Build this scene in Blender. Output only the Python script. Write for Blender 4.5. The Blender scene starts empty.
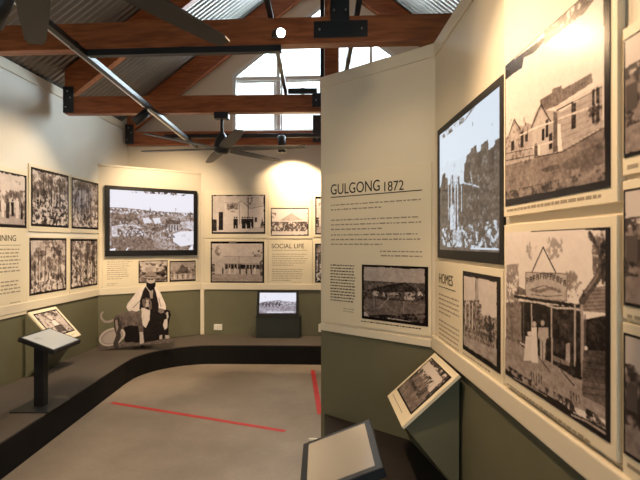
import bpy, math, random
import numpy as np
from mathutils import Vector, Matrix
random.seed(7)
C = bpy.context.scene.collection
F, HU, HV, EYE = 470.0, 320.0, 243.0, 1.55
PI = math.pi

# ------------------------------------------------------------------ materials
def mat(name, col, rough=.6, metal=0, noise=0.0, nscale=30, bump=0.0, spec=.5, emit=None, estr=0):
    m = bpy.data.materials.new(name); m.use_nodes = True
    nt = m.node_tree; b = nt.nodes['Principled BSDF']
    b.inputs['Base Color'].default_value = (*col, 1)
    b.inputs['Roughness'].default_value = rough
    b.inputs['Metallic'].default_value = metal
    b.inputs['Specular IOR Level'].default_value = spec
    if emit:
        b.inputs['Emission Color'].default_value = (*emit, 1); b.inputs['Emission Strength'].default_value = estr
    if noise or bump:
        tc = nt.nodes.new('ShaderNodeTexCoord'); n = nt.nodes.new('ShaderNodeTexNoise')
        n.inputs['Scale'].default_value = nscale; n.inputs['Detail'].default_value = 5
        nt.links.new(tc.outputs['Object'], n.inputs['Vector'])
        if noise:
            r = nt.nodes.new('ShaderNodeValToRGB')
            lo = tuple(c * (1 - noise) for c in col); hi = tuple(min(1, c * (1 + noise)) for c in col)
            r.color_ramp.elements[0].position = .3; r.color_ramp.elements[1].position = .7
            r.color_ramp.elements[0].color = (*lo, 1); r.color_ramp.elements[1].color = (*hi, 1)
            nt.links.new(n.outputs['Fac'], r.inputs['Fac']); nt.links.new(r.outputs['Color'], b.inputs['Base Color'])
        if bump:
            bp = nt.nodes.new('ShaderNodeBump'); bp.inputs['Strength'].default_value = bump; bp.inputs['Distance'].default_value = .01
            nt.links.new(n.outputs['Fac'], bp.inputs['Height']); nt.links.new(bp.outputs['Normal'], b.inputs['Normal'])
    return m

M = {}
M['cream'] = mat('cream_paint', (.70, .63, .50), .55, noise=.02, nscale=3)
M['white_wall'] = mat('off_white_paint', (.72, .69, .61), .6, noise=.02, nscale=2)
M['board'] = mat('cream_board', (.74, .66, .50), .45)
M['board_edge'] = mat('board_edge', (.42, .42, .33), .5)
M['green'] = mat('olive_green_paint', (.135, .130, .078), .6, noise=.05, nscale=4)
M['black'] = mat('black_laminate', (.006, .005, .0045), .7, noise=.15, nscale=8, spec=.2)
M['carpet'] = mat('brown_grey_carpet', (.085, .068, .055), .95, noise=.25, nscale=160, bump=.3)
M['darkcarpet'] = mat('dark_brown_top', (.014, .009, .007), .8, noise=.2, nscale=120)
M['steel'] = mat('black_steel', (.012, .014, .017), .42, noise=.15, nscale=20)
M['bolt'] = mat('galvanised_bolt', (.5, .5, .5), .3, 1)
M['alu'] = mat('aluminium', (.55, .58, .62), .3, 1)
M['fan'] = mat('dark_grey_fan', (.042, .04, .038), .5)
M['wframe'] = mat('window_frame_white', (.75, .78, .76), .45)
M['ink'] = mat('black_ink', (.012, .010, .010), .6, spec=.15)
M['inksoft'] = mat('grey_ink', (.30, .25, .185), .6)
M['red'] = mat('red_tape', (.55, .03, .03), .5, noise=.15, nscale=12)
M['plastic'] = mat('black_plastic', (.008, .008, .009), .45, spec=.3)
M['socket'] = mat('white_plastic', (.75, .72, .64), .4)
M['boxdark'] = mat('dark_green_black', (.022, .026, .02), .6)
M['lens'] = mat('lamp_lens', (1, .9, .8), .3, emit=(1, .82, .62), estr=60)
M['lensdim'] = mat('lamp_lens_dim', (1, .9, .8), .3, emit=(1, .82, .62), estr=3)
M['tablet'] = mat('tablet_glass', (.34, .33, .32), .12, spec=.9)

def wood(name, axis_scale, dark=(.22, .060, .018), light=(.40, .125, .038)):
    m = bpy.data.materials.new(name); m.use_nodes = True; nt = m.node_tree; b = nt.nodes['Principled BSDF']
    tc = nt.nodes.new('ShaderNodeTexCoord'); mp = nt.nodes.new('ShaderNodeMapping'); n = nt.nodes.new('ShaderNodeTexNoise')
    mp.inputs['Scale'].default_value = axis_scale; n.inputs['Scale'].default_value = 5; n.inputs['Detail'].default_value = 6
    r = nt.nodes.new('ShaderNodeValToRGB')
    r.color_ramp.elements[0].position = .35; r.color_ramp.elements[1].position = .68
    r.color_ramp.elements[0].color = (*dark, 1); r.color_ramp.elements[1].color = (*light, 1)
    nt.links.new(tc.outputs['Object'], mp.inputs['Vector']); nt.links.new(mp.outputs['Vector'], n.inputs['Vector'])
    nt.links.new(n.outputs['Fac'], r.inputs['Fac']); nt.links.new(r.outputs['Color'], b.inputs['Base Color'])
    b.inputs['Roughness'].default_value = .42
    return m
M['wood'] = wood('stained_timber', (1, 6, 9))

def floor_mat():
    m = bpy.data.materials.new('polished_concrete'); m.use_nodes = True; nt = m.node_tree; b = nt.nodes['Principled BSDF']
    tc = nt.nodes.new('ShaderNodeTexCoord'); n1 = nt.nodes.new('ShaderNodeTexNoise'); n2 = nt.nodes.new('ShaderNodeTexNoise')
    n1.inputs['Scale'].default_value = 1.3; n1.inputs['Detail'].default_value = 8; n1.inputs['Roughness'].default_value = .65
    n2.inputs['Scale'].default_value = 45; n2.inputs['Detail'].default_value = 4
    r = nt.nodes.new('ShaderNodeValToRGB')
    r.color_ramp.elements[0].position = .3; r.color_ramp.elements[1].position = .72
    r.color_ramp.elements[0].color = (.24, .19, .145, 1); r.color_ramp.elements[1].color = (.40, .33, .26, 1)
    mx = nt.nodes.new('ShaderNodeMixRGB'); mx.blend_type = 'MULTIPLY'; mx.inputs['Fac'].default_value = .25
    for n in (n1, n2): nt.links.new(tc.outputs['Object'], n.inputs['Vector'])
    nt.links.new(n1.outputs['Fac'], r.inputs['Fac']); nt.links.new(r.outputs['Color'], mx.inputs[1]); nt.links.new(n2.outputs['Fac'], mx.inputs[2])
    nt.links.new(mx.outputs[0], b.inputs['Base Color'])
    rr = nt.nodes.new('ShaderNodeMapRange'); rr.inputs['To Min'].default_value = .32; rr.inputs['To Max'].default_value = .6
    nt.links.new(n1.outputs['Fac'], rr.inputs['Value']); nt.links.new(rr.outputs['Result'], b.inputs['Roughness'])
    b.inputs['Specular IOR Level'].default_value = .35
    return m
M['floor'] = floor_mat()
M['roof'] = mat('corrugated_steel', (.27, .26, .245), .32, .85, noise=.12, nscale=2)

def glass():
    m = bpy.data.materials.new('window_glass'); m.use_nodes = True; nt = m.node_tree
    nt.nodes.remove(nt.nodes['Principled BSDF']); o = nt.nodes['Material Output']
    t = nt.nodes.new('ShaderNodeBsdfTransparent'); g = nt.nodes.new('ShaderNodeBsdfGlossy'); x = nt.nodes.new('ShaderNodeMixShader')
    t.inputs['Color'].default_value = (.95, .98, .98, 1); g.inputs['Roughness'].default_value = .03; x.inputs['Fac'].default_value = .07
    nt.links.new(t.outputs[0], x.inputs[1]); nt.links.new(g.outputs[0], x.inputs[2]); nt.links.new(x.outputs[0], o.inputs['Surface'])
    return m
M['glass'] = glass()

def printmat(name, rough, emission=0, spec=.22):
    m = bpy.data.materials.new(name); m.use_nodes = True; nt = m.node_tree; b = nt.nodes['Principled BSDF']
    a = nt.nodes.new('ShaderNodeAttribute'); a.attribute_name = 'ink'
    b.inputs['Roughness'].default_value = rough; b.inputs['Specular IOR Level'].default_value = spec
    if emission:
        b.inputs['Base Color'].default_value = (.02, .02, .02, 1)
        nt.links.new(a.outputs['Color'], b.inputs['Emission Color']); b.inputs['Emission Strength'].default_value = emission
    else:
        nt.links.new(a.outputs['Color'], b.inputs['Base Color'])
    return m
M['print'] = printmat('photographic_print', .26)
M['matte_print'] = printmat('matte_print', .7, spec=.1)
M['screen'] = printmat('lit_screen', .15, .5)

# ------------------------------------------------------------------ mesh helpers
class MB:
    def __init__(s): s.v = []; s.f = []
    def add(s, vs, fs):
        o = len(s.v); s.v += [tuple(v) for v in vs]; s.f += [tuple(i + o for i in f) for f in fs]; return s
    def box(s, x0, x1, y0, y1, z0, z1, m=None):
        vs = [Vector((x, y, z)) for x in (x0, x1) for y in (y0, y1) for z in (z0, z1)]
        if m is not None: vs = [m @ v for v in vs]
        return s.add(vs, [(0, 1, 3, 2), (4, 6, 7, 5), (0, 4, 5, 1), (2, 3, 7, 6), (0, 2, 6, 4), (1, 5, 7, 3)])
    def prism(s, pts, a, b, ax='z', m=None):      # polygon in the other two axes, extruded along ax from a to b
        n = len(pts)
        def P(p, t):
            v = {'z': (p[0], p[1], t), 'y': (p[0], t, p[1]), 'x': (t, p[0], p[1])}[ax]
            v = Vector(v); return m @ v if m is not None else v
        vs = [P(p, a) for p in pts] + [P(p, b) for p in pts]
        return s.add(vs, [tuple(range(n)), tuple(range(2 * n - 1, n - 1, -1))] + [(i, i + n, (i + 1) % n + n, (i + 1) % n) for i in range(n)])
    def bar(s, p, q, w, h):                        # rectangular bar between two points
        p, q = Vector(p), Vector(q); d = q - p; L = d.length
        m = Matrix.Translation(p) @ d.to_track_quat('X', 'Z').to_matrix().to_4x4()
        return s.box(0, L, -w / 2, w / 2, -h / 2, h / 2, m)
    def tube(s, p, q, r0, r1=None, n=16):
        r1 = r0 if r1 is None else r1; p, q = Vector(p), Vector(q); d = q - p; L = d.length
        m = Matrix.Translation(p) @ d.to_track_quat('Z', 'Y').to_matrix().to_4x4()
        vs = [m @ Vector((r0 * math.cos(2 * PI * i / n), r0 * math.sin(2 * PI * i / n), 0)) for i in range(n)]
        vs += [m @ Vector((r1 * math.cos(2 * PI * i / n), r1 * math.sin(2 * PI * i / n), L)) for i in range(n)]
        return s.add(vs, [tuple(range(n - 1, -1, -1)), tuple(range(n, 2 * n))] + [(i, (i + 1) % n, (i + 1) % n + n, i + n) for i in range(n)])
    def lathe(s, prof, n=24, c=(0, 0, 0)):
        vs = []; fs = []; k = len(prof)
        for r, z in prof:
            vs += [(c[0] + r * math.cos(2 * PI * i / n), c[1] + r * math.sin(2 * PI * i / n), c[2] + z) for i in range(n)]
        for j in range(k - 1):
            fs += [(j * n + i, j * n + (i + 1) % n, (j + 1) * n + (i + 1) % n, (j + 1) * n + i) for i in range(n)]
        fs += [tuple(range(n - 1, -1, -1)), tuple((k - 1) * n + i for i in range(n))]
        return s.add(vs, fs)
    def build(s, name, m, parent=None, bevel=0, loc=None, smooth=False):
        me = bpy.data.meshes.new(name); me.from_pydata(s.v, [], s.f)
        import bmesh
        bm = bmesh.new(); bm.from_mesh(me); bmesh.ops.recalc_face_normals(bm, faces=bm.faces); bm.to_mesh(me); bm.free()
        if smooth:
            for p in me.polygons: p.use_smooth = len(p.vertices) < 6
        me.materials.append(m); o = bpy.data.objects.new(name, me); C.objects.link(o)
        if parent: o.parent = parent
        if loc: o.location = loc
        if bevel:
            b = o.modifiers.new('bevel', 'BEVEL'); b.width = bevel; b.segments = 2; b.limit_method = 'ANGLE'
        return o

def tag(o, label, cat, group=None, kind=None):
    o['label'] = label; o['category'] = cat
    if group: o['group'] = group
    if kind: o['kind'] = kind
    return o
def thing(name, label, cat, loc=(0, 0, 0), rz=0, group=None):
    o = bpy.data.objects.new(name, None); C.objects.link(o); o.empty_display_size = .1
    o.location = loc; o.rotation_euler = (0, 0, rz)
    return tag(o, label, cat, group)
def struct(o, label=None):
    o['kind'] = 'structure'
    if label: o['label'] = label
    return o

# a vertical wall plane, left end to right end as the visitor sees it
class Wall:
    def __init__(s, p0, p1):
        s.p0 = Vector(p0); s.p1 = Vector(p1); s.d = (s.p1 - s.p0); s.L = s.d.length; s.d.normalize()
        s.rz = math.atan2(s.d.y, s.d.x); s.n = Vector((s.d.y, -s.d.x))     # n points at the visitor
    def sz(s, u, v, out=0):
        # where the sight line of photo point (u, v) meets the wall: distance along it, height
        r = Vector(((u - HU) / F, 1.0)); den = r.x * s.d.y - r.y * s.d.x
        o = s.p0 + s.n * out; t = (o.x * s.d.y - o.y * s.d.x) / den
        P = r * t
        return (P - s.p0).dot(s.d), EYE - (v - HV) / F * t
    def rect(s, uL, tL, bL, uR, tR, bR, o=0):
        a, b, c, d = s.sz(uL, tL, o), s.sz(uL, bL, o), s.sz(uR, tR, o), s.sz(uR, bR, o)
        return a[0], c[0], (b[1] + d[1]) / 2, (a[1] + c[1]) / 2             # s0, s1, z0, z1
    def world(s, a, z, out=0):
        p = s.p0 + s.d * a + s.n * out; return (p.x, p.y, z)

WL = Wall((-2.907 - .055 * 7.27, -3.0), (-2.907 + .055 * 2.60, 6.87))
WA = Wall((-2.814, 5.958), (-1.703, 6.726))
WB = Wall((-2.90, 6.792), (3.1, 6.462))
WP = Wall((.008, 3.60), (.73, 2.978))
WR = Wall((.73, 2.978), (.730 + .0255 * 2.5, .478))
ZB0, ZB1 = .887, .972

# ------------------------------------------------------------------ painting of prints
rng = np.random.default_rng(5)
class Raster:
    """grey plate of a photographic print; coordinates are given through a map from photo points or 0..1"""
    def __init__(s, w, h, base=.5, fmap=None):
        s.w, s.h = w, h; s.a = np.full((h, w), float(base)); s.map = fmap or (lambda x, y: (x, y))
        s.X, s.Y = np.meshgrid(np.arange(w) + .5, np.arange(h) + .5); s.mask = None
    def q(s, pts): return [(a * s.w, b * s.h) for a, b in (s.map(x, y) for x, y in pts)]
    def inside(s, P):
        r = np.zeros((s.h, s.w), bool); n = len(P)
        for i in range(n):
            x0, y0 = P[i]; x1, y1 = P[(i + 1) % n]
            if y0 == y1: continue
            c = ((y0 > s.Y) != (y1 > s.Y)); r ^= c & (s.X < (x1 - x0) * (s.Y - y0) / (y1 - y0) + x0)
        return r
    def put(s, m, g, al=1.0):
        s.a[m] = s.a[m] * (1 - al) + g * al
        if s.mask is not None: s.mask |= m
    def poly(s, pts, g, al=1.0): s.put(s.inside(s.q(pts)), g, al)
    def rect(s, x0, y0, x1, y1, g, al=1.0): s.poly([(x0, y0), (x1, y0), (x1, y1), (x0, y1)], g, al)
    def line(s, pts, wd, g, al=1.0):       # wd in cells
        P = s.q(pts)
        for (x0, y0), (x1, y1) in zip(P[:-1], P[1:]):
            dx, dy = x1 - x0, y1 - y0; L2 = dx * dx + dy * dy + 1e-9
            t = np.clip(((s.X - x0) * dx + (s.Y - y0) * dy) / L2, 0, 1)
            s.put(np.hypot(s.X - x0 - t * dx, s.Y - y0 - t * dy) < wd / 2, g, al)
    def ell(s, x, y, rx, ry, g, al=1.0, rot=0):
        P = [(x + rx * math.cos(t) * math.cos(rot) - ry * math.sin(t) * math.sin(rot), y + rx * math.cos(t) * math.sin(rot) + ry * math.sin(t) * math.cos(rot)) for t in np.linspace(0, 2 * PI, 24)[:-1]]
        s.poly(P, g, al)
    def noise(s, cx, cy, octv=3):
        out = np.zeros((s.h, s.w)); amp = 1; tot = 0
        for k in range(octv):
            gx, gy = max(2, int(cx * 2 ** k)), max(2, int(cy * 2 ** k)); g = rng.random((gy + 2, gx + 2))
            fx = (s.X / s.w) * gx; fy = (s.Y / s.h) * gy; ix = np.minimum(fx.astype(int), gx); iy = np.minimum(fy.astype(int), gy)
            tx = fx - ix; ty = fy - iy
            out += amp * ((g[iy, ix] * (1 - tx) + g[iy, ix + 1] * tx) * (1 - ty) + (g[iy + 1, ix] * (1 - tx) + g[iy + 1, ix + 1] * tx) * ty)
            tot += amp; amp *= .6
        return out / tot
    def rough(s, pts, amp, cx, cy, oct=3):   # mottled tone inside a region
        m = s.inside(s.q(pts)); n = s.noise(cx, cy, oct); s.a[m] += (n[m] - .5) * 2 * amp
    def blobs(s, pts, thr, g, cx, cy, al=1.0, oct=3):   # ragged dark or pale clumps inside a region
        m = s.inside(s.q(pts)); n = s.noise(cx * 1.3, cy * 1.3, oct + 1)
        if s.mask is not None or g > .9: return s.put(m & (n > thr), g, al)
        P = s.q(pts); xs = [p[0] for p in P]; ys = [p[1] for p in P]; w_, h_ = max(xs) - min(xs), max(ys) - min(ys)
        if w_ < .45 * s.w and h_ < .6 * s.h and min(xs) > .02 * s.w:      # clumps thin out towards the edge of the patch
            d2 = ((s.X - min(xs) - w_ / 2) / (w_ / 2 + .1)) ** 2 + ((s.Y - min(ys) - h_ / 2) / (h_ / 2 + .1)) ** 2
            n = n - np.clip(d2 - .35, 0, 2) * .28
        k = np.where(m, np.clip((n - thr) / .13 + .35, 0, 1) * al, 0); s.a = s.a * (1 - k) + g * k
    def border(s, l, t, r, b, g=.03, jag=.0):
        j = s.noise(14, 14, 3) * jag * .6 if jag else 0
        x = s.X / s.w; y = s.Y / s.h
        s.a[(x < l + j * (l > 0)) | (x > 1 - r - j * (r > 0)) | (y < t + j * (t > 0)) | (y > 1 - b - j * (b > 0))] = g
    def rgb(s, lo=(.006, .004, .005), hi=(.86, .77, .73), mid=(.235, .185, .17)):
        a = np.clip(s.a, 0, 1)[..., None]; lo, hi, mid = map(np.array, (lo, hi, mid))
        return np.where(a < .5, lo + (mid - lo) * np.maximum(a * 2, 0) ** 2.2, mid + (hi - mid) * np.maximum(a * 2 - 1, 0) ** 1.15)

def sheet(name, ras, size, m, parent, T=None, back=None, **kw):
    """flat print as a fine grid lying in local x (right) / z (up), or placed by matrix T"""
    h, w = ras.h, ras.w; W_, H_ = size
    gx = np.arange(w) + .5; xs = (np.arange(w)) / (w - 1) * W_; zs = (1 - np.arange(h) / (h - 1)) * H_
    XX, ZZ = np.meshgrid(xs, zs); co = np.stack([XX, np.zeros_like(XX), ZZ], -1).reshape(-1, 3)
    idx = np.arange(w * h).reshape(h, w)
    q = np.stack([idx[:-1, :-1], idx[1:, :-1], idx[1:, 1:], idx[:-1, 1:]], -1).reshape(-1, 4)
    col = ras.rgb(**kw).reshape(-1, 3)
    if ras.mask is not None:
        mk = ras.mask; keep = (mk[:-1, :-1] & mk[1:, :-1] & mk[1:, 1:] & mk[:-1, 1:]).reshape(-1); q = q[keep]
        used = np.unique(q); remap = -np.ones(w * h, int); remap[used] = np.arange(len(used)); q = remap[q]; co = co[used]; col = col[used]
    me = bpy.data.meshes.new(name)
    me.vertices.add(len(co)); me.vertices.foreach_set('co', co.astype(np.float32).ravel())
    me.loops.add(q.size); me.loops.foreach_set('vertex_index', q.astype(np.int32).ravel())
    me.polygons.add(len(q)); me.polygons.foreach_set('loop_start', np.arange(0, q.size, 4, dtype=np.int32))
    me.update(calc_edges=True)
    at = me.attributes.new('ink', 'FLOAT_COLOR', 'POINT')
    at.data.foreach_set('color', np.concatenate([col, np.ones((len(col), 1))], 1).astype(np.float32).ravel())
    me.materials.append(m); o = bpy.data.objects.new(name, me); C.objects.link(o); o.parent = parent
    if T is not None: o.matrix_local = T
    return o

def text_obj(txt, w, h, m, parent, T, name='title_text', depth=.001):
    cu = bpy.data.curves.new(name, 'FONT'); cu.body = txt; cu.size = 1; cu.extrude = .01
    t = bpy.data.objects.new('tmp', cu); C.objects.link(t); bpy.context.view_layer.update()
    me = bpy.data.meshes.new_from_object(t.evaluated_get(bpy.context.evaluated_depsgraph_get()))
    C.objects.unlink(t); bpy.data.objects.remove(t)
    co = np.empty(len(me.vertices) * 3, np.float32); me.vertices.foreach_get('co', co); co = co.reshape(-1, 3)
    mn, mx = co.min(0), co.max(0); co = (co - mn) / (mx - mn + 1e-9) * np.array([w, h, depth])
    co = np.stack([co[:, 0], -co[:, 2], co[:, 1]], 1)          # faces local -y
    me.vertices.foreach_set('co', co.astype(np.float32).ravel()); me.materials.clear(); me.materials.append(m); me.update()
    o = bpy.data.objects.new(name, me); C.objects.link(o); o.parent = parent; o.matrix_local = T; return o

def lines_obj(lines, xh, m, parent, y, name='body_text', word=(.012, .05), gap=.008):
    b = MB()
    for x0, z, x1 in lines:
        x = x0
        while x < x1 - .01:
            L = random.uniform(*word); e = min(x + L, x1); b.box(x, e, y - .0006, y, z, z + xh * random.uniform(.85, 1.1)); x = e + gap
    return b.build(name, m, parent)

class Board:
    """a printed board on a wall: local x along the wall, -y out of the wall, z up from its lower edge"""
    def __init__(s, wall, uL, tL, bL, uR, tR, bR, label, group, th=.014, name='display_board', cat='display board', m='board', s0=None, s1=None, z0=None, z1=None):
        a, b, z_0, z_1 = wall.rect(uL, tL, bL, uR, tR, bR, th)
        s.s0 = a if s0 is None else s0; s.s1 = b if s1 is None else s1; s.z0 = z_0 if z0 is None else z0; s.z1 = z_1 if z1 is None else z1
        s.w = wall; s.th = th
        s.t = thing(name, label, cat, wall.world(s.s0, s.z0, 0), wall.rz, group)
        MB().box(0, s.s1 - s.s0, -th, -.0006, 0, s.z1 - s.z0).build('backing_board', M[m], s.t, bevel=.0015)
    def loc(s, u, v):
        a, z = s.w.sz(u, v, s.th); return a - s.s0, z - s.z0
    def pic(s, uL, tL, bL, uR, tR, bR, res, name='photo_print', paint=None, mt='print', lift=.003, **kw):
        a, b, z0, z1 = s.w.rect(uL, tL, bL, uR, tR, bR, s.th + lift); a -= s.s0; b -= s.s0; z0 -= s.z0; z1 -= s.z0
        Wd, Hh = b - a, z1 - z0
        def fm(u, v):
            x, z = s.loc(u, v); return (x - a) / Wd, 1 - (z - z0) / Hh
        r = Raster(res[0], res[1], .6, fm); paint(r); r.a += ((r.noise(res[0] / 3, res[1] / 3, 2) - .5) * .30 + (r.noise(res[0] / 9, res[1] / 9, 2) - .5) * .22) * (r.a > .1) * (1.12 - r.a)
        MB().box(a, b, -s.th - lift + .0004, -s.th + .0002, z0, z1).build('print_mount', M['ink'], s.t)
        return sheet(name, r, (Wd, Hh), M[mt], s.t, Matrix.Translation((a, -s.th - lift, z0)), **kw)
    def title(s, txt, uL, vB, uR, h):
        x0, z = s.loc(uL, vB); x1, _ = s.loc(uR, vB)
        return text_obj(txt, x1 - x0, h, M['ink'], s.t, Matrix.Translation((x0, -s.th - .0002, z)))
    def rule(s, uL, v, uR, wd=.004):
        x0, z = s.loc(uL, v); x1, _ = s.loc(uR, v)
        return MB().box(x0, x1, -s.th - .001, -s.th + .0002, z - wd / 2, z + wd / 2).build('underline', M['ink'], s.t)
    def text(s, x0, x1, ztop, n, step, xh, ragged=.25, name='body_text', m='inksoft', last=.6, right=False, **kw):
        L = []
        for i in range(n):
            e = x1 - (x1 - x0) * random.random() * ragged * .3
            if i == n - 1: e = x0 + (x1 - x0) * last
            if right: L.append((x0 + x1 - e, ztop - i * step, x1))
            else: L.append((x0, ztop - i * step, e))
        return lines_obj(L, xh, M[m], s.t, -s.th, name, **kw)
# ------------------------------------------------------------------ the room shell
ROOF_Z, PITCH, XC = 5.60, .77, .12
def roof_z(X): return ROOF_Z - PITCH * abs(X - XC)
struct(MB().box(-3.6, 3.3, -3.1, 6.95, -.06, 0).build('floor', M['floor']), 'polished brown-grey concrete floor')

def wall_piece(name, W, s0, s1, z0, z1, th, m, parent=None):
    o = MB().box(s0, s1, 0, th, z0, z1).build(name, m, parent)
    if parent is None: o.location = (W.p0.x, W.p0.y, 0); o.rotation_euler = (0, 0, W.rz)
    return o
def add_local(mb, name, m, W, kind=True, label=None, bevel=0):
    o = mb.build(name, m, bevel=bevel); o.location = (W.p0.x, W.p0.y, 0); o.rotation_euler = (0, 0, W.rz)
    if kind: struct(o, label)
    return o

# left wall: cream above, olive below, cap along its top
w = struct(wall_piece('wall_left', WL, 0, WL.L, ZB0, 3.25, .12, M['white_wall']), 'long off-white left wall with olive lower part')
wall_piece('lower_wall', WL, 0, WL.L, 0, ZB0, .12, M['green'], w)
MB().box(0, WL.L, -.014, 0, 3.15, 3.25).build('wall_capping', M['cream'], w, bevel=.004)
sc_ = (Vector((-2.814, 5.958)) - WL.p0).dot(WL.d)
add_local(MB().box(0, sc_, -.02, 0, ZB0, ZB1), 'trim_1', M['cream'], WL, label='cream rail between the boards and the olive paint on the left wall', bevel=.004)
# angled wall with the large screen
w = struct(wall_piece('wall_corner', WA, 0, WA.L, ZB0, 2.53, .10, M['cream']), 'angled cream wall with the large screen')
wall_piece('lower_wall', WA, 0, WA.L, .245, ZB0, .10, M['green'], w)
MB().box(-.01, WA.L, -.012, .10, 2.53, 2.556).build('wall_capping', M['cream'], w, bevel=.004)
add_local(MB().box(.012, WA.L - .014, -.018, -.0005, ZB0, ZB1), 'trim_2', M['cream'], WA, label='cream rail on the angled wall', bevel=.004)
# back wall with gable window
sB = (Vector((-1.703, 6.726)) - WB.p0).dot(WB.d)
sa, _ = WB.sz(232.5, 243); sb, _ = WB.sz(418, 243); sm = (sa + sb) / 2
zb, zj = 3.09, 3.94; za = zj + PITCH * (sm - sa)
def wb_roof(s): return roof_z(WB.p0.x + s) + .03
g = MB()
g.prism([(0, ZB0), (WB.L, ZB0), (WB.L, zb), (0, zb)], 0, .12, 'y')
xr = XC - WB.p0.x
g.prism([(0, zb), (sa, zb), (sa, zj), (sm, za), (sm, wb_roof(sm)), (0, wb_roof(0))], 0, .12, 'y')
g.prism([(WB.L, zb), (sb, zb), (sb, zj), (sm, za), (sm, wb_roof(sm)), (xr, wb_roof(xr)), (WB.L, wb_roof(WB.L))], 0, .12, 'y')
w = add_local(g, 'wall_back', M['cream'], WB, label='cream gable wall at the back of the room')
wall_piece('lower_wall', WB, 0, WB.L, 0, ZB0, .12, M['green'], w)
add_local(MB().box(sB + .02, WB.L, -.02, -.0005, ZB0, ZB1), 'trim_3', M['cream'], WB, label='cream rail under the boards on the back wall', bevel=.004)
add_local(MB().box(sB - .0, sB + .055, -.035, -.001, .247, ZB0 - .001), 'trim_4', M['cream'], WB, label='upright cream strip where the angled wall meets the back wall', bevel=.004)
# gable window
wn = thing('window_1', 'white framed gable window with sloping head, blown out by daylight', 'window', (WB.p0.x, WB.p0.y, 0), WB.rz)
del wn['category']; wn['kind'] = 'structure'
fr = MB(); t_ = .055
fr.box(sa, sa + t_, -.02, .10, zb, zj); fr.box(sb - t_, sb, -.02, .10, zb, zj); fr.box(sa, sb, -.03, .10, zb, zb + .05)
k = PITCH
for sg, s_e in ((1, sa), (-1, sb)):
    fr.prism([(s_e, zj), (sm, za), (sm, za - .075), (s_e, zj - .075)], -.02, .10, 'y')
fr.build('window_frame', M['wframe'], wn)
tr = MB().box(sa + t_, sb - t_, .0, .08, 3.86, 3.915).build('transom', M['wframe'], wn)
step = (sb - sa) / 4
for i in (1, 2, 3):
    s_ = sa + step * i; top = zj + k * min(s_ - sa, sb - s_) - .06
    MB().box(s_ - .03, s_ + .03, .01, .09, zb + .05, 3.86).build('mullion', M['wframe'], wn)
    MB().box(s_ - .022, s_ + .022, .01, .09, 3.915, top).build('mullion', M['wframe'], wn)
for i in range(4):
    a, b = sa + step * i, sa + step * (i + 1)
    f = MB(); c0, c1 = a + .035, b - .035; e = .028
    f.box(c0, c1, .02, .07, zb + .05, zb + .05 + e); f.box(c0, c1, .02, .07, 3.86 - e, 3.86); f.box(c0, c0 + e, .02, .07, zb + .05 + e, 3.86 - e); f.box(c1 - e, c1, .02, .07, zb + .05 + e, 3.86 - e)
    f.build('sash', M['wframe'], wn)
    MB().box(c0 + e, c1 - e, .04, .046, zb + .08, 3.83).build('window_pane', M['glass'], wn)
    h0, h1 = zj + k * min(a - sa, sb - a) - .07, zj + k * min(b - sa, sb - b) - .07
    MB().prism([(a + .02, 3.915), (b - .02, 3.915), (b - .02, h1), (a + .02, h0)], .04, .046, 'y').build('window_pane', M['glass'], wn)
# partition and right display wall
w = struct(wall_piece('wall_centre', WP, 0, WP.L, ZB0, 2.81, .10, M['cream']), 'cream partition with the GULGONG 1872 board')
wall_piece('lower_wall', WP, 0, WP.L, 0, ZB0, .10, M['green'], w)
MB().box(-.006, WP.L, -.012, .106, 2.73, 2.815).build('wall_capping', M['cream'], w, bevel=.004)
w = struct(wall_piece('wall_right', WR, -.1, WR.L, ZB0, 2.81, .10, M['cream']), 'cream display wall on the right with olive lower part')
wall_piece('lower_wall', WR, -.1, WR.L, 0, ZB0, .10, M['green'], w)
MB().box(.01, WR.L, -.012, .106, 2.73, 2.815).build('wall_capping', M['cream'], w, bevel=.004)
add_local(MB().box(.0, WP.L - .02, -.018, -.0005, ZB0, ZB0 + .05), 'trim_5', M['cream'], WP, label='cream rail on the partition', bevel=.004)
add_local(MB().box(.02, WR.L, -.03, -.0005, ZB0, ZB1), 'trim_6', M['cream'], WR, label='cream rail under the boards on the right wall', bevel=.006)
# outer shell behind the camera and beyond the partition
struct(MB().box(3.1, 3.2, -3.05, 6.6, 0, 3.24).build('wall_side', M['white_wall']), 'outer wall beyond the partition')
rw = MB(); rw.box(-3.5, -1.6, -3.1, -3.0, 0, 3.2); rw.box(1.7, 3.2, -3.1, -3.0, 0, 3.2); rw.box(-1.6, 1.7, -3.1, -3.0, 2.4, 3.2)
rw.prism([(-3.5, 3.2), (3.3, 3.2), (XC, ROOF_Z + .1)], -3.1, -3.0, 'y')
struct(rw.build('wall_front', M['white_wall']), 'wall behind the camera with a wide glazed opening added for daylight')
dn = bpy.data.objects.new('added_door_1', None); C.objects.link(dn); dn.location = (0, -3.05, 0); dn['kind'] = 'structure'  # unseen glazed doors, added so daylight fills the room from behind
df = MB()
for x in (-1.6, -.02, 1.64): df.box(x, x + .06, -.03, .03, 0, 2.4)
df.box(-1.6, 1.7, -.03, .03, 2.34, 2.4); df.build('added_door_frame', M['steel'], dn)
for x in (-1.54, .04): MB().box(x, x + 1.52 + (.08 if x > 0 else 0), -.004, .004, .02, 2.34).build('added_door_pane', M['glass'], dn)

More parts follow.
